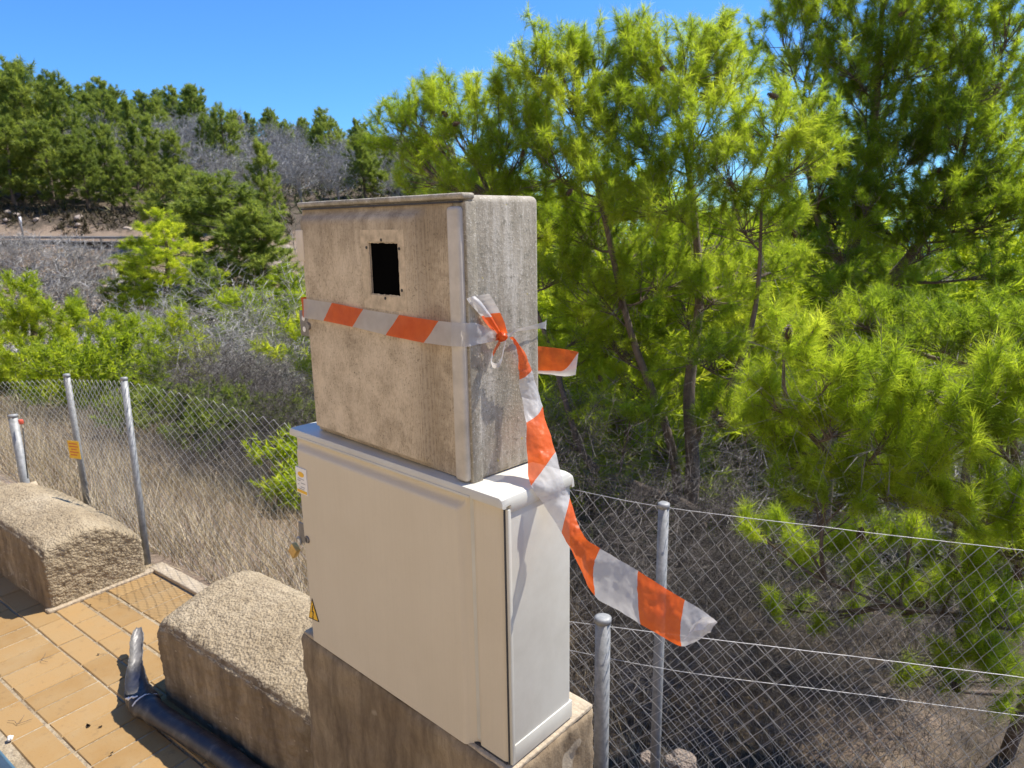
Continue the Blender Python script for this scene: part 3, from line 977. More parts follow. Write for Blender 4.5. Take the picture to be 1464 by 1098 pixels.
# loop under the knot
lp = [(716, 487, 1.212), (708, 500, 1.20), (703, 512, 1.195), (704, 521, 1.195), (711, 523, 1.2), (717, 514, 1.21), (720, 500, 1.216), (722, 489, 1.218)]
wv_ = np.array([.006, -.006, .011])
ribbon('loop', [at(*q) - wv_ * .5 for q in lp], [at(*q) + wv_ * .5 for q in lp], [.3, .45, .55, .65, .75, .8, .9, .95], [.3, .45, .55, .65, .75, .8, .9, .95], tp, .001, .001, 5, 8, 8)
# tape sticking out behind
za, zb = at(764, 532, 1.44)[2] - UO[2], at(764, 495, 1.44)[2] - UO[2]
A = [UL(-.30, UD + .004, za), UL(-.14, UD + .005, za), at(762, 532, 1.44), at(790, 533, 1.43), at(812, 530, 1.42), at(824, 526, 1.415)]
B = [UL(-.30, UD + .004, zb), UL(-.14, UD + .005, zb), at(762, 495, 1.44), at(790, 497, 1.43), at(812, 500, 1.42), at(827, 503, 1.415)]
ribbon('rear_loop', A, B, [-1.3, -.55, -.05, .15, .3, .44], [-1.3, -.55, -.05, .15, .3, .44], tp, .003, .003, 9, 8, 9)
A = [at(764, 534, 1.435), at(790, 536, 1.42), at(810, 538, 1.41), at(823, 536, 1.405)]
B = [at(764, 530, 1.43), at(790, 530, 1.415), at(808, 528, 1.405), at(827, 504, 1.40)]
ribbon('rear_fold', A, B, [.52, .6, .7, .8], [.52, .6, .7, .8], tp, .001, .002, 7, 8, 10)
# knot
kc = at(717, 481, 1.212)
for k in range(4):
    th = np.linspace(0, 2 * math.pi, 14)
    ax = Vector(RNG.normal(size=3)).normalized(); q1 = ax.orthogonal().normalized(); q2 = ax.cross(q1)
    pts = np.array([kc + np.array(q1) * .0075 * math.cos(t) + np.array(q2) * .0055 * math.sin(t) for t in th])
    w_ = np.array(ax) * .007
    ribbon('knot', pts - w_, pts + w_ * .6, list(np.linspace(0, .42, 14)), list(np.linspace(.02, .44, 14)), tp, .002, .001, 5, 3, 20 + k)

# ------------------------------------------------------------------ torn pipe
def torn_pipe():
    root = empty('torn_pipe', W(-.6, .04, 0), 'torn dark blue plastic pipe lying along the foot of the rough block', 'pipe')
    inv = np.array(root.location)
    # u, v, z, radius, arc start, arc end (degrees, 0 = towards the valley, 90 = up)
    S = [(-.02, -.03, .044, .040, -80, 270), (-.20, .010, .044, .041, -80, 270), (-.36, .028, .044, .042, -80, 270), (-.62, .020, .044, .044, -80, 270), (-.84, .002, .046, .046, -80, 265),
         (-.93, -.002, .048, .049, -70, 262), (-.965, -.001, .050, .051, 118, 330), (-.99, .004, .052, .051, 152, 372), (-1.04, .016, .050, .046, 172, 392), (-1.10, .038, .047, .040, 170, 388),
         (-1.16, .062, .046, .035, 175, 375), (-1.21, .085, .050, .029, 185, 360), (-1.25, .110, .062, .025, 180, 345), (-1.29, .135, .080, .026, 172, 340), (-1.33, .160, .100, .024, 175, 340), (-1.36, .180, .114, .011, 190, 330)]
    S = catmull(np.array(S), 6)
    # jagged wobble near the tear
    path = np.array([W(*s[:3]) for s in S])
    _, t, a, b = frames(path)
    na = 26
    V = np.zeros((len(S), na, 3)); rr = random.Random(5)
    for i, s_ in enumerate(S):
        jag = 26 * mnoise.noise(Vector((i * .55, 3.3, 0))) if i > 32 else 0
        th = np.radians(np.linspace(s_[4] + jag, s_[5] + jag * .5, na))
        side = -a[i] if (a[i] @ E2) < 0 else a[i]
        up = np.array([0, 0, 1.0])
        for j, q in enumerate(th):
            w = (1 - .20 * abs(math.sin(q))) * (1 if i < 30 else 1.1) + (.13 if i < 30 else .13) * mnoise.noise(Vector(path[i]) * (18 if i < 30 else 40) + Vector((math.cos(q), math.sin(q), 0)) * (1 if i < 30 else 1.6))
            V[i, j] = path[i] - np.array([0, 0, .006]) + s_[3] * .86 * w * (math.cos(q) * side + math.sin(q) * up) - inv
    Vv = V.reshape(-1, 3)
    ii, jj = np.meshgrid(np.arange(len(S) - 1), np.arange(na - 1), indexing='ij')
    F = np.stack([ii * na + jj, (ii + 1) * na + jj, (ii + 1) * na + jj + 1, ii * na + jj + 1], -1).reshape(-1, 4)
    me = mesh_np('pipe_skin', Vv, F, True)
    dust = np.repeat(sstep(-S[:, 0], 1.20, 1.28), na)
    at_ = me.attributes.new('dust', 'FLOAT', 'POINT'); at_.data.foreach_set('value', dust.astype(np.float32))
    m, nt, bs = mat('torn_pipe_skin')
    f = noise_tex(nt, coords(nt), 14, 6, .7)
    f2 = noise_tex(nt, coords(nt, 'Object', (1, 1, 1)), 45, 5, .7)
    outc = ramp(nt, f, [(.3, (.010, .012, .026)), (.52, (.035, .034, .036)), (.75, (.15, .135, .115))])
    inc = ramp(nt, f2, [(.35, (.004, .007, .028)), (.7, (.012, .02, .07))])
    gm = nd(nt, 'ShaderNodeNewGeometry')
    da = nd(nt, 'ShaderNodeAttribute', attribute_name='dust')
    outc = mix(nt, math_n(nt, 'MULTIPLY', da.outputs['Fac'], .85), outc, ramp(nt, f, [(.3, (.055, .052, .05)), (.7, (.24, .225, .205))]))
    cc = mix(nt, gm.outputs['Backfacing'], outc, inc)
    nt.links.new(cc, bs.inputs['Base Color']); bs.inputs['Roughness'].default_value = .42
    bump(nt, bs, f2, .3, .003)
    o = link('pipe_skin', me, m, root)
    # whitened rim where the wall tore
    b = Bag(); rim = V[36:46, 0] ; b.tube(catmull(rim + np.array([0, 0, .001]), 3), .0035, 5, False)
    b.tube(catmull(V[33:36, ::6].reshape(-1, 3)[:5], 3), .003, 5, False)
    link('torn_edge', b.mesh('torn_edge'), M['white_label'], root)
    md = o.modifiers.new('thickness', 'SOLIDIFY'); md.thickness = .002; md.offset = 0
    return root


torn_pipe()

# ------------------------------------------------------------------ fences
def chain_link(name, tops, bots, pitch, rad, parent, sag=.004, seed=1):
    """zigzag wires hung between a top and a bottom polyline"""
    rr = np.random.default_rng(seed)
    tops = np.array(tops, float); bots = np.array(bots, float)
    seg = np.linalg.norm(np.diff(tops[:, :2], axis=0), axis=1); S = np.concatenate([[0], np.cumsum(seg)])
    total = S[-1]
    pitch = pitch * .5
    ncol = int(total / pitch)
    bag = Bag()
    H = np.linalg.norm(tops[:, 2] - bots[:, 2]) / math.sqrt(len(tops))
    nz = int(H / pitch)

    def P(s_, h):
        s_ = np.clip(s_, 0, total)
        T_ = np.stack([np.interp(s_, S, tops[:, k]) for k in range(3)], -1); B_ = np.stack([np.interp(s_, S, bots[:, k]) for k in range(3)], -1)
        return B_ + (T_ - B_) * h[:, None]
    for i in range(ncol):
        h = np.linspace(0, 1.0, nz + 1)
        off = np.where((np.arange(nz + 1) + i) % 2 == 0, -.02 * pitch, pitch * 1.02)
        s_ = i * pitch + off
        pts = P(np.full(nz + 1, 0.0) + s_ + rr.normal(0, .0010, nz + 1) + .006 * np.sin(h * 9 + i * .05), h)
        # bulge of the slack mesh
        pts[:, :2] += (np.array([E2[0], E2[1]]) * (sag * np.sin(np.linspace(0, 5, nz + 1) + i * .09))[:, None])
        # the wires pass in front of and behind each other
        pts[:, :2] += np.where((np.arange(nz + 1) + i) % 2 == 0, 1, -1)[:, None] * np.array([E2[0], E2[1]]) * rad * .8
        V, F = tube_arrays(pts, rad, 3, False)
        bag.add(V, F)
    o = link(name, bag.mesh(name), M['wire'], parent)
    tag(o, kind='stuff')
    return o


def wire(name, pts, rad, parent, wob=.003, seed=0):
    rr = np.random.default_rng(seed)
    P = catmull(np.array(pts), 12); P[:, 2] += np.cumsum(rr.normal(0, wob * .3, len(P))) * .3
    return tube(name, P, rad, M['wire'], parent, 5)


def post(name, base, top, rad, parent, cap=True, loc=None):
    base = np.array(base); top = np.array(top)
    o = tube(name, np.array([base, base * .5 + top * .5, top]), rad, M['galv'], parent, 16)
    if cap:
        ax = (top - base) / np.linalg.norm(top - base)
        tube('post_cap', np.array([top - ax * .012, top + ax * .003, top + ax * .007]), [rad * 1.10, rad * 1.10, rad * .75], M['galv'], o, 16)
    return o


back = empty('chain_link_fence', (0, 0, 0), 'tall chain link fence along the slope with thin galvanised posts', 'fence')
ft = [at(-220, 548, 4.9), at(0, 546, 4.6), at(95, 541, 4.2), at(177, 545, 3.57), at(300, 572, 3.25), at(430, 610, 3.02), at(620, 655, 2.82), at(820, 701, 2.62), at(949, 726, 2.5), at(1200, 757, 2.42), at(1464, 788, 2.38), at(1760, 824, 2.33)]
fb = []
for k, p in enumerate(ft):
    z = 0.0 if k < 4 else gz(p[0], p[1]) - .02
    fb.append(np.array([p[0], p[1], min(z, p[2] - .9)]))
chain_link('wire_mesh', ft, fb, .064, .00112, back, .010, 2)
wire('top_wire', [p + np.array([0, 0, .002]) for p in ft[7:]], .0012, back, .004, 1)
mid_ = [np.array([p[0], p[1], p[2]]) for p in (at(700, 905, 2.74), at(949, 956, 2.5), at(1200, 989, 2.42), at(1464, 1024, 2.38), at(1760, 1062, 2.33))]
wire('middle_wire', mid_, .0012, back, .004, 2)
for x, y, d, zb_, r in ((177, 541, 3.57, -.05, .0165), (95, 536, 4.2, -.1, .018), (949, 721, 2.5, -1.2, .0195), (1700, 812, 2.34, -1.2, .0195)):
    p = at(x, y, d)
    lean = {177: (.20, -.075), 95: (.12, -.03)}.get(x, (0, 0))
    base = np.array([p[0], p[1], zb_])
    if x == 177: base = W(-2.096, .563, -.05)
    post('post', base, p, r, back)
front = empty('chain_link_fence', (0, 0, 0), 'short chain link fence with a thick capped post right behind the plinth', 'fence')
gt = [at(640, 868, 2.45), at(860, 895, 2.2), at(1160, 932, 2.1), at(1464, 970, 2.02), at(1720, 1002, 1.96)]
gb = [np.array([p[0], p[1], gz(p[0], p[1]) - .03]) for p in gt]
chain_link('wire_mesh', gt, gb, .062, .0011, front, .006, 3)
wire('top_wire', [p + np.array([0, 0, .002]) for p in gt], .0012, front, .004, 3)
p = at(862, 884, 2.2); post('post', (p[0], p[1], gz(p[0], p[1]) - .1), p, .0245, front)

# short pipe post behind the left block
p = at(18, 594, 3.85); b_ = at(42, 720, 3.85)
pp_ = empty('pipe_post', (b_[0], b_[1], b_[2]), 'short thick galvanised pipe post with a red clip, behind the left block', 'post')
off = np.array(pp_.location)
post('post_tube', b_ - off + np.array([0, 0, -.35]), p - off, .0225, pp_)
c = at(30, 603, 3.82) - off
bm = bmesh.new(); add_box(bm, c[0] - .016, c[0] + .016, c[1] - .01, c[1] + .01, c[2] - .012, c[2] + .012, .004)
link('red_clip', bm_mesh('red_clip', bm), M['red_print'], pp_)
c0, c1 = at(44, 690, 3.80) - off, at(52, 712, 3.80) - off
tube('grey_sleeve', np.array([c0, (c0 + c1) / 2, c1 + (c1 - c0)]), [.026, .03, .03], M['mortar'], pp_, 10)
w0 = [at(33, 612, 3.82) - off, at(36, 650, 3.82) - off, at(40, 684, 3.80) - off]
tube('tie_wire', np.array(w0), .003, M['black'], pp_, 5)

# small yellow notice on the fence
c = at(106, 643, 4.12)
sg = empty('fence_notice', c, 'small yellow notice wired to the chain link fence beside the left post', 'sign', YAW * .55)
rbox('plate', -.043, .043, -.001, .001, -.054, .054, 0, M['yellow'], sg)
bm = bmesh.new()
for k, (a, b) in enumerate(((-.034, .030), (-.034, .034), (-.02, .022), (-.034, .034), (-.03, .02))):
    z = .034 - k * .017; add_box(bm, a, b, -.0022, -.0013, z, z + .0055)
link('print', bm_mesh('print', bm), M['red_print'], sg)


# ------------------------------------------------------------------ foliage
def unit(v): return v / (np.linalg.norm(v, axis=-1, keepdims=True) + 1e-12)


def needles(P, D, n, L, Wd, rng, spread=.85, tint=None):
    """tufts of needles: n thin blades at each point P along shoot direction D"""
    N = len(P)
    Pn = np.repeat(P, n, 0); Dn = np.repeat(D, n, 0)
    r = unit(rng.normal(size=(N * n, 3)))
    k = rng.uniform(.45, 1.35, (N * n, 1))
    d = unit(Dn * k + r * spread)
    base = Pn - Dn * (rng.uniform(0, 1, (N * n, 1)) * L * 1.15)
    tip = base + d * (L * rng.uniform(.65, 1.1, (N * n, 1)))
    tip[:, 2] -= L * .06
    w = unit(np.cross(d, rng.normal(size=(N * n, 3)))) * Wd * .5
    V = np.empty((N * n, 3, 3)); V[:, 0] = base - w; V[:, 1] = base + w; V[:, 2] = tip
    F = np.arange(N * n * 3).reshape(-1, 3)
    t = np.repeat(rng.uniform(0, 1, N) if tint is None else tint, n) + rng.normal(0, .10, N * n)
    return V.reshape(-1, 3), F, t


def twig_tris(A, B, Wd, rng):
    """thin straight twigs from A to B, each two crossed triangles"""
    d = unit(B - A); out = []
    w = unit(np.cross(d, rng.normal(size=A.shape))) * Wd
    w2 = unit(np.cross(d, w)) * Wd
    V = np.stack([A - w * .5, A + w * .5, B, A - w2 * .5, A + w2 * .5, B], 1).reshape(-1, 3)
    return V, np.arange(len(V)).reshape(-1, 3)


def bez(a, b, n=6, lift=.15, rng=None):
    a = np.asarray(a); b = np.asarray(b)
    L = np.linalg.norm(b - a)
    m1 = a * .6 + b * .4 + np.array([0, 0, -lift * L * .5]); m2 = a * .25 + b * .75 + np.array([0, 0, -lift * L * .3])
    if rng is not None: m1 = m1 + rng.normal(0, .06 * L, 3); m2 = m2 + rng.normal(0, .05 * L, 3)
    t = np.linspace(0, 1, n)[:, None]
    return (1 - t) ** 3 * a + 3 * (1 - t) ** 2 * t * m1 + 3 * (1 - t) * t * t * m2 + t ** 3 * b


def crown_arrays(lobes, center, rng, tufts_per_lobe, shoots, n, L, Wd, twig=.35, hollow=.35, up=.55):
    """lobes: (centre, radii). Returns needle arrays, the twig segments and spray bases"""
    Ps, Ds, Ts, TA, TB, sprays = [], [], [], [], [], []
    for li, (c, r) in enumerate(lobes):
        c = np.asarray(c, float); r = np.asarray(r, float)
        ns = max(3, int(tufts_per_lobe(r) / shoots))
        q = unit(rng.normal(size=(ns, 3))); q[:, 2] = np.where(q[:, 2] < -.35, -q[:, 2], q[:, 2])
        rad = rng.uniform(hollow, 1.0, (ns, 1)) ** .6
        sp = c + q * r * rad
        out = unit(sp - center)
        d = unit(q * .75 + out * .25 + np.array([0, 0, up]) + rng.normal(0, .35, (ns, 3)))
        sprays.append((c, sp))
        ltint = rng.uniform(.3, .7)
        ph = rng.normal(size=(1, 3)) * 2
        clump = .5 + .5 * np.sin((sp / np.mean(r) * 2.2 + ph).sum(1))
        for k in range(shoots):
            f = (k + 1) / shoots
            base = sp + d * twig * (f - .6)
            sd = unit(d * .8 + rng.normal(0, .6, (ns, 3)) + np.array([0, 0, .25]))
            end = base + sd * twig * .38
            Ps.append(end); Ds.append(sd)
            Ts.append(np.clip(ltint * .5 + .28 * clump + .35 * rng.uniform(0, 1, ns) - .05, 0, 1))
            TA.append(base); TB.append(end)
        TA.append(sp - d * twig * .75); TB.append(sp + d * twig * .4)
    P = np.concatenate(Ps); D = np.concatenate(Ds); T_ = np.concatenate(Ts)
    V, F, t = needles(P, D, n, L, Wd, rng, tint=T_)
    return V, F, t, np.concatenate(TA), np.concatenate(TB), sprays


def wood_mesh(name, trunks, lobes, sprays, rng, r0, detail=True, dead=0, twigw=.005):
    """trunks: list of (points, r_start, r_end)"""
    bag = Bag(); nodes = []
    for pts, ra, rb in trunks:
        P = catmull(np.array(pts), 6)
        rad = np.linspace(ra, rb, len(P))
        bag.tube(P, rad, 7, False); nodes.append(P)
    nodes = np.concatenate(nodes)
    dA, dB = [], []
    for (c, r), (c2, sp) in zip(lobes, sprays):
        c = np.asarray(c)
        # attach to the trunk below the lobe
        dd = np.linalg.norm((nodes - c) * np.array([1, 1, .7]), axis=1) + np.maximum(0, nodes[:, 2] - c[2] + .15 * np.linalg.norm(r)) * 2.5
        a = nodes[np.argmin(dd)]
        L_ = np.linalg.norm(c - a)
        lim = bez(a, c, 8, .22, rng)
        bag.tube(lim, np.linspace(max(.010, min(r0 * .55, L_ * .022)), .006, 8) * (1 if detail else 1.5), 5, False)
        if detail:
            k = min(len(sp), 26)
            for q in sp[rng.choice(len(sp), k, replace=False)]:
                m = lim[rng.integers(3, 8)]
                bag.tube(bez(m, q, 4, .1, rng), np.linspace(.0055, .0022, 4), 3, False)
            for _ in range(dead):
                m = lim[rng.integers(1, 8)]; d = unit(rng.normal(size=3) + np.array([0, 0, -.1])) * rng.uniform(.15, .5)
                dA.append(m); dB.append(m + d)
                for _ in range(3):
                    s_ = m + d * rng.uniform(.3, 1); dA.append(s_); dB.append(s_ + unit(unit(d) + rng.normal(0, .7, 3)) * rng.uniform(.06, .22))
    me = bag.mesh(name)
    return me, (np.array(dA), np.array(dB)) if dA else None


CONE = None


def cone_mesh():
    global CONE
    if CONE: return CONE
    bm = bmesh.new()
    rows = 7
    for i in range(rows):
        t = i / (rows - 1); rad = .019 * math.sin(math.pi * (.22 + .72 * t)); z = -.035 + .07 * t
        k = 8
        for j in range(k):
            a = 2 * math.pi * (j + .5 * (i % 2)) / k
            c = Vector((rad * math.cos(a), rad * math.sin(a), z)); o = Vector((math.cos(a), math.sin(a), .35)); sd = Vector((-math.sin(a), math.cos(a), 0))
            w = .009
            p = [c - sd * w * .6 - o * .006, c + sd * w * .6 - o * .006, c + sd * w * .5 + o * .006, c - sd * w * .5 + o * .006]
            bm.faces.new([bm.verts.new(x) for x in p])
    bmesh.ops.create_icosphere(bm, subdivisions=1, radius=.017, matrix=Matrix.Diagonal((1, 1, 1.9, 1)))
    CONE = bm_mesh('pine_cone', bm, 30)
    return CONE


def near_pine(label, base, trunks, lobes_px, L, Wd, n, density, seed, needle='needle_near', cones=0, dead=3, twig=.20, cat='tree', group=None, shoots=11, dw=.005, squash=.85):
    rng = np.random.default_rng(seed)
    root = empty('pine_tree', base, label, cat, 0, group)
    off = np.asarray(base, float)
    lobes = []
    for x, y, d, rx, ry in lobes_px:
        c = at(x, y, d) - off
        lobes.append((c, np.array([rx, rx, ry]) * 1.25 * d / FPX))
    center = np.mean([l[0] for l in lobes], 0)
    center[2] -= 1.0
    V, F, t, TA, TB, sprays = crown_arrays(lobes, center, rng, lambda r: density * r[0] * r[2], shoots, n, L, Wd, twig)
    cr = link('crown', mesh_np('crown', V, F, False, t), M[needle], root); tag(cr, kind='stuff')
    tr_ = [([np.asarray(q) - off for q in pts], a, b) for pts, a, b in trunks]
    me, dead_ = wood_mesh('trunk', tr_, lobes, sprays, rng, max(a for _, a, _ in trunks), True, dead)
    link('trunk', me, M['bark'], root)
    A_, B_ = TA, TB
    V, F = twig_tris(A_, B_, .005, rng)
    tw = link('twigs', mesh_np('twigs', V, F), M['twig'], root); tag(tw, kind='stuff')
    if dead_:
        V, F = twig_tris(dead_[0], dead_[1], dw, rng)
        dt = link('dead_twigs', mesh_np('dead_twigs', V, F), M['twig'], root); tag(dt, kind='stuff')
    for k in range(cones):
        c, r = lobes[rng.integers(len(lobes))]
        q = unit(rng.normal(size=3)); q = q * np.sign(q @ (-CD) + 1e-6)
        p = c + q * r * .85
        o = link('pine_cone', cone_mesh(), M['cone'], root); o.location = [float(v) for v in p]
        o.rotation_euler = tuple(rng.uniform(-1.2, 1.2, 3)); sc_ = rng.uniform(.9, 1.3); o.scale = (sc_,) * 3
    return root


# --- the big pine right behind the fence
b1 = at(985, 560, 6.0); b1[2] = gz(b1[0], b1[1])
near_pine('big many-stemmed pine filling the middle behind the fence', b1,
          [([b1, at(990, 680, 6.0), at(985, 560, 6.0), at(1000, 420, 6.0), at(985, 250, 6.0), at(960, 130, 6.0)], .075, .012),
           ([b1, at(1000, 740, 6.0), at(900, 690, 5.9), at(835, 650, 6.1), at(780, 480, 6.3), at(700, 280, 6.4)], .06, .010),
           ([b1 + np.array([0, 0, .2]), at(960, 640, 6.1), at(900, 470, 6.1), at(850, 250, 6.1), at(805, 110, 6.1)], .05, .010),
           ([at(985, 640, 6.0), at(1040, 560, 5.8), at(1080, 440, 5.6), at(1090, 270, 5.4)], .042, .009)],
          [(600, 178, 6.8, 45, 48), (612, 262, 6.9, 50, 45), (672, 205, 6.5, 60, 65), (700, 285, 6.4, 70, 50), (742, 235, 6.3, 60, 70), (768, 110, 6.2, 48, 58),
           (815, 160, 6.1, 65, 75), (800, 255, 6.0, 70, 70), (858, 105, 6.2, 38, 52), (880, 190, 6.0, 60, 65), (872, 290, 5.8, 70, 65), (935, 120, 6.0, 55, 52), (925, 215, 5.8, 60, 65),
           (985, 115, 5.8, 55, 62), (1000, 195, 5.6, 70, 65), (960, 300, 5.6, 75, 60), (1040, 260, 5.4, 75, 60), (1030, 130, 6.0, 50, 55), (1110, 185, 5.3, 60, 55), (1135, 245, 5.2, 50, 55), (1060, 330, 5.5, 70, 50),
           (800, 400, 6.3, 50, 40), (860, 425, 6.2, 70, 45), (940, 410, 6.0, 65, 45), (880, 500, 6.4, 60, 40), (810, 520, 6.5, 50, 40), (1020, 430, 5.8, 55, 40), (800, 610, 6.6, 45, 40), (930, 560, 6.6, 60, 40), (850, 700, 6.0, 40, 35), (900, 600, 5.6, 55, 35), (1000, 520, 5.5, 60, 40), (1040, 610, 5.4, 50, 40), (960, 650, 6.4, 60, 35), (850, 460, 6.8, 60, 50), (1080, 480, 6.5, 60, 50), (1000, 360, 6.6, 70, 50), (900, 360, 6.7, 80, 50), (1100, 390, 6.4, 55, 45), (572, 200, 7.0, 36, 40), (640, 165, 6.8, 40, 45), (735, 165, 6.5, 45, 45), (830, 340, 6.6, 60, 45), (980, 440, 6.6, 65, 45), (900, 470, 6.9, 65, 45), (1090, 550, 6.8, 55, 50), (790, 330, 6.9, 50, 45), (1010, 80, 6.0, 45, 45), (905, 70, 6.1, 36, 36)],
          .092, .0036, 34, 1750, 11, 'needle_near', 16, 7)
# --- tall pine on the right
b2 = at(1200, 470, 8.0); b2[2] = gz(b2[0], b2[1])
near_pine('tall dark pine at the right rising out of the top of the picture', b2,
          [([b2, at(1195, 500, 8.0), at(1210, 400, 7.9), at(1235, 280, 7.8), at(1255, 120, 7.7), at(1265, -60, 7.7)], .11, .02),
           ([at(1205, 460, 8.0), at(1290, 380, 7.7), at(1360, 270, 7.5), at(1400, 120, 7.4)], .08, .015),
           ([at(1215, 400, 7.9), at(1165, 300, 8.0), at(1150, 150, 8.0)], .06, .012)],
          [(1118, 55, 8.0, 50, 60), (1175, 30, 7.8, 60, 60), (1160, 120, 8.1, 60, 55), (1235, 55, 7.6, 70, 65), (1310, 20, 7.5, 65, 60), (1375, 60, 7.4, 60, 60), (1300, 110, 7.5, 65, 55),
           (1235, 165, 7.7, 60, 55), (1385, 145, 7.3, 55, 60), (1330, 195, 7.4, 65, 50), (1440, 120, 7.6, 45, 60), (1450, 215, 7.4, 50, 55), (1395, 245, 7.2, 60, 50), (1265, 245, 7.8, 60, 45), (1330, 290, 7.3, 65, 45),
           (1410, 320, 7.0, 60, 50), (1330, 360, 7.2, 60, 35), (1200, 320, 8.0, 55, 40), (1170, 230, 8.0, 50, 45), (1270, 330, 7.7, 50, 35), (1250, 420, 7.6, 60, 30), (1465, 310, 6.9, 50, 60), (1420, 390, 6.9, 50, 30), (1230, -50, 7.7, 90, 50), (1340, -50, 7.5, 90, 50), (1290, 245, 7.2, 60, 45), (1360, 300, 7.0, 60, 45), (1420, 270, 7.0, 60, 45), (1370, 200, 7.1, 60, 50), (1440, 60, 7.2, 50, 60), (1290, 60, 7.2, 60, 60), (1220, 110, 7.4, 60, 50), (1220, 270, 7.6, 50, 45), (1150, 290, 8.2, 55, 50), (1180, 390, 8.3, 55, 45), (1270, 200, 8.4, 70, 60), (1340, 130, 8.2, 70, 60), (1420, 180, 8.2, 60, 60), (1300, 400, 8.2, 60, 40), (1130, 340, 8.4, 50, 45), (1200, 355, 7.2, 45, 40), (1240, 300, 7.1, 45, 40), (1215, 420, 7.0, 50, 30), (1190, 255, 7.3, 45, 40), (1160, 180, 7.4, 40, 40)],
          .092, .0040, 30, 1450, 12, 'needle_young', 12, 6)
# --- young bright pine close to the fence
b3 = at(1510, 640, 3.8); b3[2] = gz(b3[0], b3[1])
near_pine('bright young pine leaning on the right part of the fence', b3,
          [([b3, at(1500, 900, 3.8), at(1470, 780, 3.65), at(1400, 660, 3.5), at(1330, 560, 3.4)], .04, .010),
           ([at(1480, 820, 3.7), at(1360, 740, 3.6), at(1220, 680, 3.55), at(1130, 580, 3.5), at(1120, 500, 3.45)], .026, .006),
           ([at(1475, 800, 3.65), at(1450, 640, 3.35), at(1440, 560, 3.3)], .028, .008),
           ([at(1500, 900, 3.8), at(1400, 880, 3.7), at(1290, 870, 3.7), at(1180, 830, 3.75)], .016, .005)],
          [(1122, 500, 3.45, 48, 50), (1110, 585, 3.5, 50, 45), (1185, 545, 3.4, 55, 45), (1190, 625, 3.4, 60, 50), (1115, 665, 3.55, 50, 40), (1255, 550, 3.35, 50, 45), (1265, 635, 3.35, 60, 50), (1330, 560, 3.3, 55, 45),
           (1345, 645, 3.3, 60, 50), (1410, 560, 3.25, 50, 50), (1430, 640, 3.25, 55, 55), (1180, 705, 3.5, 55, 35), (1265, 715, 3.4, 65, 40), (1355, 725, 3.35, 60, 40), (1440, 735, 3.3, 55, 45), (1480, 600, 3.2, 50, 70), (1400, 940, 3.4, 40, 40), (1445, 900, 3.35, 45, 45), (1370, 810, 3.5, 50, 30), (1490, 760, 3.2, 50, 60), (1090, 620, 3.6, 40, 45), (1150, 660, 3.6, 50, 40), (1220, 590, 3.6, 60, 45), (1300, 600, 3.6, 60, 50), (1390, 610, 3.5, 60, 50), (1310, 690, 3.6, 60, 40), (1400, 690, 3.5, 60, 40), (1460, 800, 3.4, 50, 40), (1300, 780, 3.7, 45, 25), (1220, 800, 3.8, 40, 22), (1150, 770, 3.8, 40, 25), (1380, 880, 3.6, 45, 25), (1290, 880, 3.8, 40, 20), (1440, 980, 3.4, 40, 35), (1200, 880, 3.9, 35, 20), (1340, 960, 3.7, 30, 20), (1085, 765, 3.9, 40, 25), (1160, 815, 3.9, 40, 22), (1235, 765, 3.8, 45, 25), (1330, 835, 3.7, 45, 25), (1405, 800, 3.6, 50, 30), (1455, 870, 3.5, 45, 30), (1260, 830, 3.9, 40, 22), (1120, 870, 4.1, 30, 18), (1390, 930, 3.5, 40, 25), (1280, 960, 3.9, 28, 16)],
          .100, .0024, 40, 2200, 13, 'needle_young', 9, 12, .12, dw=.003)
b4 = at(1400, 500, 5.2); b4[2] = gz(b4[0], b4[1])
near_pine('dark green young pine behind the bright one at the right edge', b4,
          [([b4, at(1400, 560, 5.2), at(1405, 470, 5.2)], .05, .012)],
          [(1350, 500, 5.3, 50, 38), (1420, 480, 5.1, 60, 40), (1470, 500, 5.0, 50, 45), (1240, 470, 6.0, 60, 35), (1310, 460, 6.0, 50, 30)], .085, .0045, 26, 2700, 14, 'needle_near', 0, 3, .22)
# --- pines standing lower in the valley at the left
b5 = at(60, 560, 11.0); b5[2] = gz(b5[0], b5[1])
near_pine('bright bushy pine at the left edge behind the fence', b5, [([b5, at(55, 560, 11), at(50, 470, 11), at(45, 410, 11)], .12, .03)],
          [(25, 435, 11, 36, 28), (80, 462, 11, 44, 30), (15, 485, 11, 44, 34), (65, 520, 10.6, 52, 34), (130, 490, 11, 38, 26), (130, 545, 10.7, 52, 34), (20, 565, 10.5, 52, 36), (80, 595, 10.4, 60, 34), (-40, 490, 11, 44, 50), (-40, 570, 10.6, 44, 50)],
          .11, .011, 22, 800, 15, 'needle_mid', 0, 1, .30)
b6 = at(190, 560, 10.2); b6[2] = gz(b6[0], b6[1])
near_pine('bright pine just left of the second fence post', b6, [([b6, at(190, 600, 10.2), at(190, 500, 10.2)], .09, .02)],
          [(185, 500, 10.2, 38, 36), (160, 545, 10.1, 45, 34), (200, 545, 10.0, 30, 34), (175, 600, 10, 55, 36), (215, 620, 9.8, 40, 30), (140, 640, 9.8, 45, 28)], .11, .010, 22, 800, 16, 'needle_mid', 0, 1, .30)
b7 = at(255, 560, 15.5); b7[2] = gz(b7[0], b7[1])
near_pine('slim olive pine between the second fence post and the bare tree', b7, [([b7, at(258, 570, 15.5), at(258, 470, 15.5)], .08, .02)],
          [(255, 478, 15.5, 30, 26), (245, 520, 15.5, 36, 28), (275, 525, 15.3, 30, 30), (255, 570, 15.3, 42, 28)], .12, .014, 20, 620, 17, 'needle_mid', 0, 1, .45)


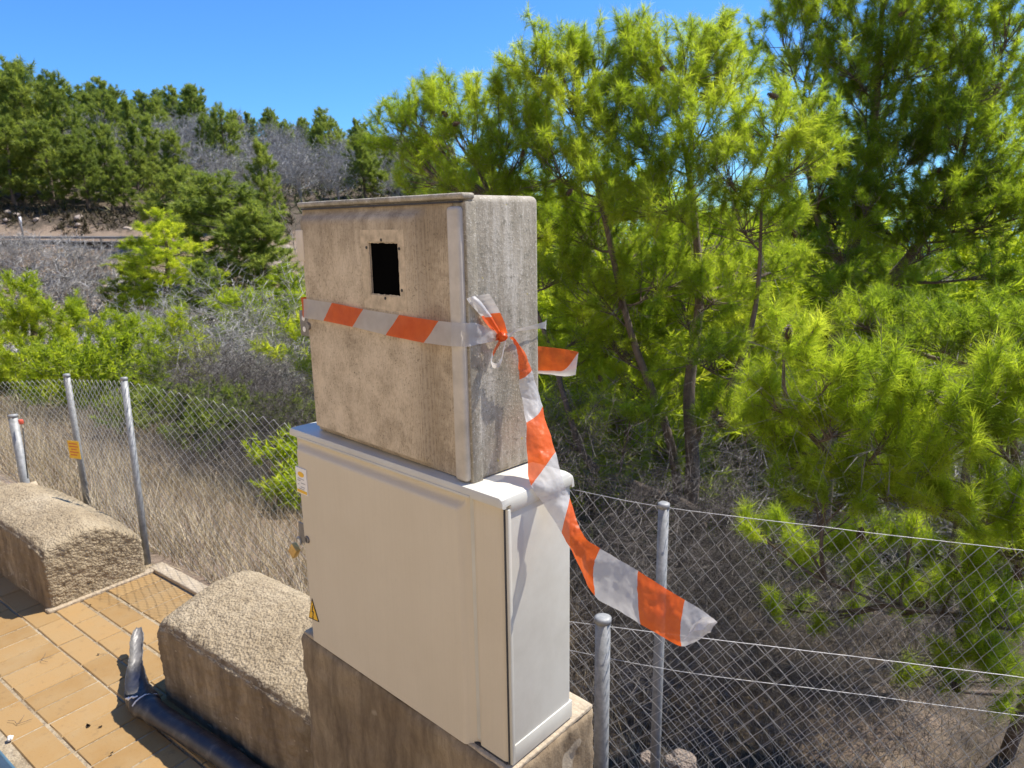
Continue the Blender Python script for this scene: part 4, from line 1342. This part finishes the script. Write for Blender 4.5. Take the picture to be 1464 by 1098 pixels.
# --- generic pines and bare trees for the hillside, a few meshes shared by all
def pine_variant(h, wd, seed, conic=.35, n=22, L=.42, Wd=.05, tufts=9.0, needle='needle_far', twig=.7):
    rng = np.random.default_rng(seed)
    lobes = []
    k = 24
    for i in range(k):
        f = (i / (k - 1)) ** .9; z = h * (.13 + .80 * f)
        R_ = wd * (1 - f) ** conic * .60 * (.65 + .35 * min(1, f / .2))
        a = i * 2.4 + rng.uniform(-.5, .5); q = R_ * rng.uniform(.45, 1.05)
        r = wd * rng.uniform(.24, .38) * (1 - .40 * f)
        lobes.append((np.array([q * math.cos(a), q * math.sin(a), z + rng.uniform(-.35, .35)]), np.array([r, r, r * .70])))
    V, F, t, TA, TB, sprays = crown_arrays(lobes, np.array([0, 0, h * .45]), rng, lambda r: tufts * r[0] * r[2] + 12, 5, n, L, Wd, twig, .45, .6)
    crown = mesh_np('crown', V, F, False, t)
    me, _ = wood_mesh('trunk', [([np.array([0, 0, -.8]), np.array([.1, 0, h * .3]), np.array([-.1, .1, h * .65]), np.array([0, 0, h * .93])], h * .022, .03)], lobes, sprays, rng, h * .02, False)
    crown.materials.append(M[needle]); me.materials.append(M['bark'])
    return crown, me


def bare_variant(h, wd, seed, tw=.05, nb=36, levels=3, mat_='bare'):
    rng = np.random.default_rng(seed)
    A, B, Wv = [], [], []
    stems = [(np.array([0, 0, -.4]), np.array([rng.uniform(-.2, .2) * wd, rng.uniform(-.2, .2) * wd, h * .55]), tw * 2.6)]
    for _ in range(3): stems.append((np.array([0, 0, -.2]), np.array([rng.uniform(-.5, .5) * wd, rng.uniform(-.5, .5) * wd, h * rng.uniform(.4, .7)]), tw * 2))
    cur = stems
    for l in range(levels):
        nxt = []
        for a, b, w in cur:
            A.append(a); B.append(b); Wv.append(w)
            L_ = np.linalg.norm(b - a)
            for _ in range((nb, 7, 5, 4)[min(l, 3)] if l else nb // 4):
                s_ = a + (b - a) * rng.uniform(.25, 1.0)
                d = unit(unit(b - a) * .7 + rng.normal(0, .75, 3) + np.array([0, 0, .15])) * L_ * rng.uniform(.35, .65)
                e = s_ + d
                nxt.append((s_, e, max(tw * .6, w * .55)))
        cur = nxt
    for a, b, w in cur: A.append(a); B.append(b); Wv.append(w)
    A = np.array(A); B = np.array(B); Wv = np.array(Wv)[:, None]
    V, F = twig_tris(A, B, Wv, rng)
    me = mesh_np('branches', V, F, False, np.repeat(rng.uniform(0, 1, len(A)), 2))
    me.materials.append(M[mat_])
    return me


PV = [pine_variant(10, 4.0, 31, .40, 22, .42, .05, 46), pine_variant(9, 4.4, 32, .5, 22, .42, .05, 46), pine_variant(8, 3.2, 33, .7, 22, .42, .05, 52), pine_variant(7, 3.6, 34, .5, 22, .42, .05, 50)]
PVM = [pine_variant(7, 3.4, 35, .38, 24, .24, .022, 130, 'needle_mid', .45), pine_variant(6, 3.4, 36, .34, 24, .24, .022, 130, 'needle_mid', .45)]
BV = [bare_variant(6.5, 3.2, 41, .05, 40, 3), bare_variant(5.5, 3.2, 42, .05, 36, 3)]
BVN = [bare_variant(3.2, 2.2, 43, .012, 36, 4), bare_variant(2.4, 2.4, 44, .012, 36, 4)]
BVC = [bare_variant(1.5, 1.2, 45, .0032, 36, 4, 'dark_bare'), bare_variant(1.2, 1.3, 46, .0032, 36, 4, 'dark_bare')]
PVH = [10, 9, 8, 7]; PVMH = [7, 6]


def ground_at(px, F_):
    """the spot on the terrain seen under column px at forward distance F_"""
    a = (px - 732) / FPX
    x = FW[0] * F_ + SD[0] * a * F_; y = FW[1] * F_ + SD[1] * a * F_
    return np.array([x, y, gz(x, y)])


def far_pine(px, F_, h, label, var=0, mid=False, group=None, wide=1.0):
    p = ground_at(px, F_)
    crown, trunk = (PVM if mid else PV)[var]
    s_ = h / (PVMH if mid else PVH)[var]
    root = empty('pine_tree', p, label, 'tree', random.uniform(0, 6.28), group)
    root.scale = (s_ * wide, s_ * wide, s_)
    c = link('crown', crown, None, root); tag(c, kind='stuff')
    link('trunk', trunk, None, root)
    return root


def bare_tree(px, F_, h, label, var=0, near=False, group=None, wide=1.0, name='bare_tree', cat='tree'):
    p = ground_at(px, F_)
    s_ = h / ((1.5, 1.2)[var] if near == 2 else (3.2, 2.4)[var] if near else (6.5, 5.5)[var])
    o = link(name, (BVC if near == 2 else BVN if near else BV)[var], None, None, p, random.uniform(0, 6.28))
    o.scale = (s_ * wide, s_ * wide, s_)
    tag(o, label, cat, group)
    return o


HP = 'pines on the far hillside'
for px, F_, h, lb in ((50, 70.0, 8, 'shady pine at the top of the road bank, second from the left edge'), (102, 70.5, 7.5, 'shady pine on the road bank just right of the marker pole'), (150, 70, 7, 'low shady pine on the bank above the middle of the guard rail'),
                      (200, 70, 4.8, 'low shady pine on the bank above the right end of the guard rail'), (5, 70, 7, 'shady pine on the road bank cut by the left edge of the picture'), (245, 70, 4.2, 'shady pine on the bank just past the right end of the guard rail'), (290, 70, 4.0, 'shady pine on the bank above the dark valley pine')):
    far_pine(px, F_, h, lb, random.randrange(4), False, HP, 1.3)
far_pine(22, 73, 13, 'large dark pine above the road at the left edge of the hillside', 0, False, HP, 1.15)
far_pine(78, 75, 12.5, 'tall rounded pine standing above the roadside marker pole', 1, False, HP, 1.1)
far_pine(128, 76, 11.5, 'broad pine above the middle of the road rail', 0, False, HP)
far_pine(182, 74, 7, 'dark lower pine above the right end of the road rail', 3, False, HP)
far_pine(222, 80, 6.8, 'pointed pine up the slope from the end of the road rail', 2, False, HP)
far_pine(275, 78, 6, 'dark pine behind the tall valley pine', 3, False, HP)
far_pine(335, 52, 8.0, 'large dark green pine in the middle of the valley', 1, False, None, 1.7)
far_pine(247, 44, 6.8, 'tall light green pine beside the end of the road rail', 0, True, None, 1.75)
far_pine(355, 33, 4.4, 'light green pine in the valley just left of the weathered cabinet', 1, True, None, 1.7)
far_pine(412, 40, 5.0, 'bright pine half hidden behind the left side of the weathered cabinet', 0, True, None, 1.6)
far_pine(300, 40, 4.4, 'dark squat pine above the pale bare tree', 1, False, None, 1.5)
far_pine(200, 46, 3.8, 'dark rounded pine on the bank under the end of the guard rail', 1, False, None, 1.6)
far_pine(385, 50, 7.0, 'rounded mid green pine behind the left top corner of the weathered cabinet', 0, False, None, 1.5)
far_pine(275, 60, 6.0, 'round dark pine at the end of the far road', 1, False, None, 1.5)
far_pine(440, 34, 4.8, 'green pine hidden behind the weathered cabinet, its left side showing', 1, True, None, 1.6)
far_pine(205, 33, 2.8, 'shaded dark bush in the valley bottom below the road bank', 1, True, None, 1.3)
far_pine(395, 66, 7, 'pine on the shelf above the pale boulders', 2, False, HP)
placed = []
rs = random.Random(21)
tries = 0
while len(placed) < 190 and tries < 9000:
    tries += 1
    F_ = rs.uniform(80, 185) if rs.random() < .8 else rs.uniform(70, 100)
    px = rs.uniform(-120, 640)
    if F_ < 84 and px < 290: continue
    p = ground_at(px, F_)
    if any((p[0] - q[0]) ** 2 + (p[1] - q[1]) ** 2 < (4.0 if F_ < 120 else 5.2) ** 2 for q in placed): continue
    placed.append(p)
    zone = .5 + .5 * math.sin(px * .021 + F_ * .045 + 1.0)
    gray = px > 90 and rs.random() < (.85 if zone > .55 else .25)
    if F_ > 150: gray = gray and rs.random() < .5
    if 230 < px < 560 and F_ < 140: gray = rs.random() < .78
    if gray:
        bare_tree(px, F_, rs.uniform(5, 7), 'grey leafless tree among the pines on the far hillside', rs.randrange(2), False, 'bare trees on the far hillside', rs.uniform(1.0, 1.35))
    else:
        far_pine(px, F_, rs.uniform(6.0, 9.0), 'small green pine in the wood covering the far hillside', rs.randrange(4), False, HP, rs.uniform(.95, 1.25))

# pines standing lower down behind the big ones
k = 0
FILL = []
while len(FILL) < 60 and k < 6000:
    k += 1
    F_ = rs.uniform(10.5, 46); px = rs.uniform(520, 1640)
    if F_ < 14 and px < 640: continue
    p = ground_at(px, F_)
    if any((p[0] - q[0]) ** 2 + (p[1] - q[1]) ** 2 < (1.7 + F_ * .05) ** 2 for q in FILL): continue
    FILL.append(p)
    far_pine(px, F_, rs.uniform(5.0, 7.5), 'dense green pine down the slope behind the big pines', rs.randrange(2), True, 'pines down the slope behind the big pines', 1.25)

for px, F_, h, lb in ((1120, 12, 6.3, 'green pine showing left of the fork of the tall pine'), (1185, 13.5, 6.6, 'green pine directly behind the fork of the tall pine'), (1250, 12.5, 6.0, 'green pine right of the fork of the tall pine'), (1060, 13, 6.2, 'green pine behind the right stem of the big pine')):
    far_pine(px, F_, h, lb, random.randrange(2), True, 'pines down the slope behind the big pines', 1.5)
FILL2 = []
k = 0
while len(FILL2) < 60 and k < 5000:
    k += 1
    F_ = rs.uniform(46, 150); px = rs.uniform(600, 1600)
    p = ground_at(px, F_)
    if any((p[0] - q[0]) ** 2 + (p[1] - q[1]) ** 2 < (2.5 + F_ * .05) ** 2 for q in FILL2): continue
    FILL2.append(p)
    far_pine(px, F_, rs.uniform(7, 10), 'distant green pine glimpsed between the trunks of the big pines', rs.randrange(4), False, 'distant pines between the trunks', 1.4)

# bare shrubs and trees in the valley
bare_tree(272, 27, 5.0, 'pale leafless tree spreading in the middle of the valley', 0, True, None, 1.5)
bare_tree(232, 30, 3.6, 'small pale leafless tree beside the shaded dark bush', 1, True, None, 1.4)
bare_tree(310, 19, 3.4, 'grey leafless bush behind the slim olive pine', 1, True, None, 1.6)
bare_tree(445, 18, 4.2, 'grey leafless tree half hidden by the left edge of the cabinets', 0, True, None, 1.4)
bare_tree(405, 14.5, 4.5, 'grey leafless tree close to the left side of the cabinets', 0, True, None, 1.3)
bare_tree(350, 16, 3.6, 'low grey leafless tree left of the cabinets behind the fence', 1, True, None, 1.4)
for px, F_, h, lb in ((15, 52, 3.4, 'grey leafless shrub below the guard rail at the left edge'), (60, 54, 3.2, 'grey leafless shrub on the bank straight below the marker pole'), (110, 52, 3.8, 'tall grey leafless shrub on the bank, right of the one below the marker pole'), (150, 53, 3.0, 'small grey leafless shrub on the bank beside the light green valley pine'), (85, 48, 4.0, 'grey leafless shrub low on the bank above the bright left pines'), (130, 46, 3.8, 'lowest grey leafless shrub of the bank, beside the shaded dark bush'), (35, 55.5, 2.6, 'small grey leafless shrub high on the bank under the guard rail')):
    bare_tree(px, F_, h, lb, rs.randrange(2), False, 'bare shrubs below the road', 1.6, 'bare_shrub', 'shrub')
for px, F_, h, lb in ((300, 9.0, 1.5, 'dark grey dry bush behind the fence, straight below the slim olive pine'), (345, 8.6, 1.6, 'dark grey dry bush behind the fence, below the low leafless tree'), (395, 8.2, 1.5, 'dark grey dry bush below the grey leafless tree near the cabinets'),
                      (430, 7.6, 1.4, 'dark grey dry bush behind the fence, touching the left edge of the light grey cabinet'), (330, 11, 1.8, 'tall dry bush between the slim olive pine and the low leafless tree'), (265, 10.5, 1.3, 'small dry bush behind the green leafy bush'),
                      (120, 6.3, .7, 'low dry twiggy bush in the grass behind the yellow notice'), (225, 5.6, .6, 'low dry twiggy bush in the grass right of the second fence post'), (310, 5.4, .6, 'low dry twiggy bush in the straw grass halfway to the cabinets')):
    bare_tree(px, F_, h, lb, rs.randrange(2), 2, 'dry bushes left of the cabinets', 1.5, 'dry_bush', 'bush')
for px, F_, h, lb in ((860, 4.6, 1.5, 'tangled dry bush seen above the capped front post'), (930, 4.2, 1.3, 'tangled dry bush directly behind the taller right fence post'), (1010, 4.4, 1.5, 'tall tangled dry bush above the tip of the blowing tape'), (1080, 4.0, 1.1, 'tangled dry bush right of the tape tip'),
                      (1170, 3.9, 1.1, 'tangled dry bush under the left end of the bright young pine'), (1010, 3.6, .9, 'low tangled dry bush just below the tape tip'), (900, 3.7, .9, 'low tangled dry bush between the two right fence posts'), (1280, 4.3, 1.2, 'tangled dry bush under the middle of the bright young pine'),
                      (1100, 5.2, 1.5, 'tangled dry bush at the back, right of the big pine trunk'), (800, 5.2, 1.6, 'tangled dry bush at the back, beside the right edge of the cabinets'), (1370, 4.0, 1.0, 'tangled dry bush under the right end of the bright young pine'), (1190, 3.3, .7, 'low dry bush on the bare soil at the lower right')):
    bare_tree(px, F_, h, lb, rs.randrange(2), 2, 'dry bushes under the big pine', 1.5, 'dry_bush', 'bush')
for px, F_, h, lb in ((1400, 9.5, 3.3, 'grey leafless shrub just left of the right edge, behind the young pines'), (1450, 9.0, 3.4, 'grey leafless shrub cut by the right edge behind the young pines')):
    bare_tree(px, F_, h, lb, rs.randrange(2), True, 'bare shrubs at the right edge', 1.5, 'bare_shrub', 'shrub')


# leafy bushes close behind the left fence
def leafy(label, px, F_, h, wd, seed, needle='needle_mid', L=.07, Wd=.02):
    rng = np.random.default_rng(seed)
    p = ground_at(px, F_)
    root = empty('bush', p, label, 'bush')
    lobes = [(np.array([rng.uniform(-.5, .5) * wd, rng.uniform(-.5, .5) * wd, h * rng.uniform(.35, .75)]), np.array([wd * .4, wd * .4, h * .32])) for _ in range(7)]
    V, F, t, TA, TB, sp = crown_arrays(lobes, np.array([0, 0, .2]), rng, lambda r: 900 * r[0] * r[2] + 20, 5, 10, L, Wd, .18, .3, .6)
    tag(link('leaves', mesh_np('leaves', V, F, False, t), M[needle], root), kind='stuff')
    V, F = twig_tris(TA, TB, .006, rng)
    tag(link('twigs', mesh_np('twigs', V, F), M['twig'], root), kind='stuff')


leafy('green leafy bush in the dry grass right of the second fence post', 262, 7.6, .75, .8, 51, 'needle_far')
leafy('yellow green bush in the dry grass beside the light grey cabinet', 428, 5.4, .6, .5, 52)
leafy('olive bush at the foot of the bright pine by the fence', 190, 7.8, .7, .8, 53, 'needle_far')
leafy('grey green bush in front of the low leafless tree behind the fence', 320, 8.6, 1.0, 1.2, 55, 'needle_far')
leafy('dark green bush under the grey leafless tree near the cabinets', 390, 9.5, 1.0, 1.3, 56, 'needle_far')
leafy('small olive bush behind the first fence post', 120, 8.2, 1.1, 1.0, 54)


# ------------------------------------------------------------------ grass and ground cover
def grass(name, n, sampler, hmin, hmax, wd, mt, seed, lean=.45):
    rng = np.random.default_rng(seed)
    X, Y = sampler(n, rng)
    Z = ground_z(X, Y)
    P = np.stack([X, Y, Z - .02], -1)
    cl = .5 + .5 * np.sin(X * 3.1 + 1.7 * np.sin(Y * 2.3)) * np.sin(Y * 2.9 + .5)
    h = rng.uniform(hmin, hmax, n) * (.55 + .6 * cl)
    d = np.stack([rng.normal(0, lean, n), rng.normal(0, lean, n), np.ones(n)], -1)
    tip = P + unit(d) * h[:, None]
    w = unit(np.cross(d, rng.normal(size=(n, 3)))) * wd * .5
    V = np.stack([P - w, P + w, tip], 1).reshape(-1, 3)
    F = np.arange(n * 3).reshape(-1, 3)
    o = link(name, mesh_np(name, V, F, False, np.clip(rng.uniform(0, 1, n) * .7 + .3 * cl, 0, 1)), mt)
    tag(o, None, None, None, 'stuff')
    return o


def strip(u0, u1, v0, v1, pw=1.0):
    def f(n, rng):
        u = rng.uniform(u0, u1, n); v = v0 + (v1 - v0) * rng.uniform(0, 1, n) ** pw
        p = P0[None] + E1[None] * u[:, None] + E2[None] * v[:, None]
        return p[:, 0], p[:, 1]
    return f


grass('dry_grass', 46000, strip(-9, -.2, .72, 4.6, 1.2), .10, .40, .0045, M['dry'], 61)
grass('dry_grass', 9000, strip(-.6, 4, .9, 6, 1.2), .10, .35, .005, M['dry'], 62)


def wedge(a0, a1, f0, f1):
    def f(n, rng):
        F_ = f0 + (f1 - f0) * rng.uniform(0, 1, n) ** .7; a = rng.uniform(a0, a1, n)
        return FW[0] * F_ + SD[0] * a * F_, FW[1] * F_ + SD[1] * a * F_
    return f


def scrub(name, n, sampler, size, k, mt, seed):
    rng = np.random.default_rng(seed)
    X, Y = sampler(n, rng); Z = ground_z(X, Y)
    P = np.stack([X, Y, Z + size * .35], -1)
    V, F, t = needles(P, np.tile([[0, 0, 1.0]], (n, 1)), k, size, size * .16, rng, 1.1)
    o = link(name, mesh_np(name, V, F, False, t), mt); tag(o, None, None, None, 'stuff')


scrub('hillside_scrub', 14000, wedge(-.95, .1, 68, 190), 1.1, 9, M['scrub'], 71)
scrub('hillside_scrub', 3500, wedge(-.42, .1, 30, 57), .5, 9, M['dark_scrub'], 72)
scrub('grey_scrub', 4500, wedge(-.9, -.42, 26, 54), .5, 9, M['bare'], 77)
scrub('hillside_scrub', 1500, wedge(-.9, -.52, 9, 24), .30, 10, M['scrub'], 73)
scrub('grey_scrub', 1600, wedge(-.5, -.2, 8, 22), .28, 12, M['bare'], 78)
scrub('brown_scrub', 1200, wedge(-.5, -.2, 6.5, 22), .30, 12, M['dark_scrub'], 79)
scrub('hillside_scrub', 9000, wedge(0, 1.1, 6.5, 50), .4, 10, M['scrub'], 75)
scrub('bank_scrub', 1600, wedge(-.95, -.3, 62.8, 70), .6, 9, M['dark_scrub'], 76)
scrub('dry_bank_tufts', 1500, wedge(-.85, -.3, 44, 58), .35, 9, M['dry'], 74)

# ------------------------------------------------------------------ the far road
def road_pt(px, F_=61.0, dz=0.0):
    p = ground_at(px, F_); return p + np.array([0, 0, dz])


def far_road():
    pts = [road_pt(px, 61.0) for px in range(-160, 330, 14)]
    V, n = [], 0
    for p in pts:
        f = np.array([FW[0], FW[1], 0])
        V += [p - f * 2.2 + [0, 0, .06], p + f * 2.2 + [0, 0, .06]]
    F = [(2 * i, 2 * i + 2, 2 * i + 3, 2 * i + 1) for i in range(len(pts) - 1)]
    tag(link('mountain_road', mesh_np('mountain_road', np.array(V), np.array(F)), M['asphalt']), kind='structure')


far_road()
gr = empty('guard_rail', road_pt(100, 58.6), 'long grey steel guard rail along the far road', 'guard rail')
go = np.array(gr.location)
pts = np.array([road_pt(px, 58.6) for px in range(-60, 226, 11)]); pts[:, 2] = np.interp(np.arange(len(pts)), [0, len(pts)], [pts[0, 2], pts[-1, 2]])
prof = [(0, .78), (.05, .74), (0, .68), (.05, .62), (0, .57)]
V = []
for p in pts:
    for dy, z in prof: V.append(p - go + np.array([-FW[0] * dy, -FW[1] * dy, z]))
k = len(prof)
F = [(i * k + j, (i + 1) * k + j, (i + 1) * k + j + 1, i * k + j + 1) for i in range(len(pts) - 1) for j in range(k - 1)]
link('rail_beam', mesh_np('rail_beam', np.array(V), np.array(F)), M['galv'], gr)
for p in pts[::5]:
    q = p - go + np.array([FW[0], FW[1], 0]) * .08
    rbox('rail_post', q[0] - .06, q[0] + .06, q[1] - .06, q[1] + .06, q[2] - .5, q[2] + .72, 0, M['steel'], gr)
p = road_pt(53, 58.9)
mk = empty('marker_pole', p, 'thin roadside marker pole with a pale top behind the guard rail', 'marker pole')
tube('pole', np.array([(0, 0, -.2), (0, 0, 1.0), (0, 0, 1.9)]), .075, M['steel'], mk, 8)
tube('pale_top', np.array([(0, 0, 1.55), (0, 0, 1.8), (0, 0, 2.1)]), .09, M['white_paint'], mk, 8)


def boulder(loc, s_, label, name='boulder', mt='stone', seed=0, group=None, cat='rock', sub=3):
    bm = bmesh.new(); bmesh.ops.create_icosphere(bm, subdivisions=sub, radius=1)
    for v in bm.verts:
        q = v.co.copy()
        v.co = q * (1 + .35 * mnoise.fractal(q * 1.1 + Vector((seed * 7.3, 0, 0)), 1, 2, 4))
        v.co.x *= s_[0]; v.co.y *= s_[1]; v.co.z *= s_[2]
    o = link(name, bm_mesh(name, bm, 30), M[mt], None, loc)
    return tag(o, label, cat, group)


for k, (px, F_, s_, lb) in enumerate(((398, 57, .9, 'largest pale boulder beside the top left of the weathered cabinet'), (410, 58, .8, 'pale boulder just right of the largest one beside the weathered cabinet'), (404, 56, .7, 'pale boulder lying lowest beside the weathered cabinet'), (418, 59, .6, 'small pale boulder nearest to the edge of the weathered cabinet'))):
    boulder(ground_at(px, F_) + [0, 0, .3], (s_, s_, s_ * .7), lb, 'boulder', 'stone', k, 'boulders beside the weathered cabinet')
for k in range(14):
    px = rs.uniform(-20, 225); F_ = rs.uniform(64, 67.5); s_ = rs.uniform(.18, .42)
    boulder(ground_at(px, F_) + [0, 0, -.02], (s_ * 1.3, s_, s_ * .8), 'brown rock in the cut bank behind the far road', 'rock', 'stone', 30 + k, 'rocks in the cut bank', 'rock', 2)
for k in range(40):
    px = rs.uniform(90, 230); F_ = rs.uniform(46, 57); s_ = rs.uniform(.10, .28)
    boulder(ground_at(px, F_) + [0, 0, -.03], (s_ * 1.3, s_, s_ * .8), 'pinkish rock on the bank below the far road', 'rock', 'stone', 60 + k, 'rocks on the bank below the road', 'rock', 2)
boulder(at(974, 1090, 2.75), (.06, .05, .04), 'pale stone on the ground at the foot of the fence post', 'stone', 'stone', 5, None, 'stone')
boulder(at(925, 1084, 2.9), (.03, .03, .02), 'small pale stone left of the fence post foot', 'stone', 'stone', 8, None, 'stone')

# ------------------------------------------------------------------ small things on the paving
boulder(W(-1.205, -.330, .008), (.011, .009, .008), 'white pebble on the paving at the left edge', 'pebble', 'white_paint', 3, None, 'pebble')
for k, (u, v, s_) in enumerate(((-1.06, -.148, .010), (-1.02, -.125, .006), (-1.35, .13, .006), (-1.47, .06, .005), (-.86, -.16, .005), (-.97, .11, .006), (-1.9, .21, .006))):
    bm = bmesh.new()
    vv = [bm.verts.new((s_ * math.cos(a) * (1.5 if j % 2 else .8), s_ * math.sin(a) * .7, .002 + .003 * (j % 2))) for j, a in enumerate(np.linspace(0, 2 * math.pi, 7)[:-1])]
    f = bm.faces.new(vv); bmesh.ops.extrude_face_region(bm, geom=[f])
    o = link('dry_leaf', bm_mesh('dry_leaf', bm), M['cone'] if k < 2 else M['stone'], None, W(u, v, .001), k * 1.3)
    tag(o, 'dark crumpled leaf on the sunlit paving' if k < 2 else 'pale crumb of mortar on the sunlit paving', 'leaf' if k < 2 else 'crumb', 'dark leaf scraps on the paving' if k < 2 else 'mortar crumbs on the paving')
    if k >= 2: o.name = 'mortar_crumb'
for k, (x, y) in enumerate(((52, 942), (22, 1025))):
    a = W(-1.62 + k * .35, -.09 - k * .20, .004)
    bg_ = Bag()
    for q in range(3):
        an = q * 1.1 + k; bg_.tube(np.array([a, a + [.02 * math.cos(an), .02 * math.sin(an), .004], a + [.045 * math.cos(an + .3), .045 * math.sin(an + .3), .002]]), .0008, 4, False)
    tag(link('twig', bg_.mesh('twig'), M['bark']), ('tiny dry twig on the crosswise row of pavers', 'tiny dry twig on the pavers near the bottom left corner')[k], 'twig')
# dark sheet edge in the bottom left corner
sh = empty('dark_sheet', W(-1.1, -.42, 0), 'dark blue grey sheet edge poking into the bottom left corner of the paving', 'sheet', TW)
rbox('sheet_panel', -1.6, 1.6, -.30, .040, .004, .016, .003, M['sheet'], sh)
rbox('sheet_edge', -1.6, 1.6, .040, .048, .005, .013, .002, M['sheet_edge'], sh)
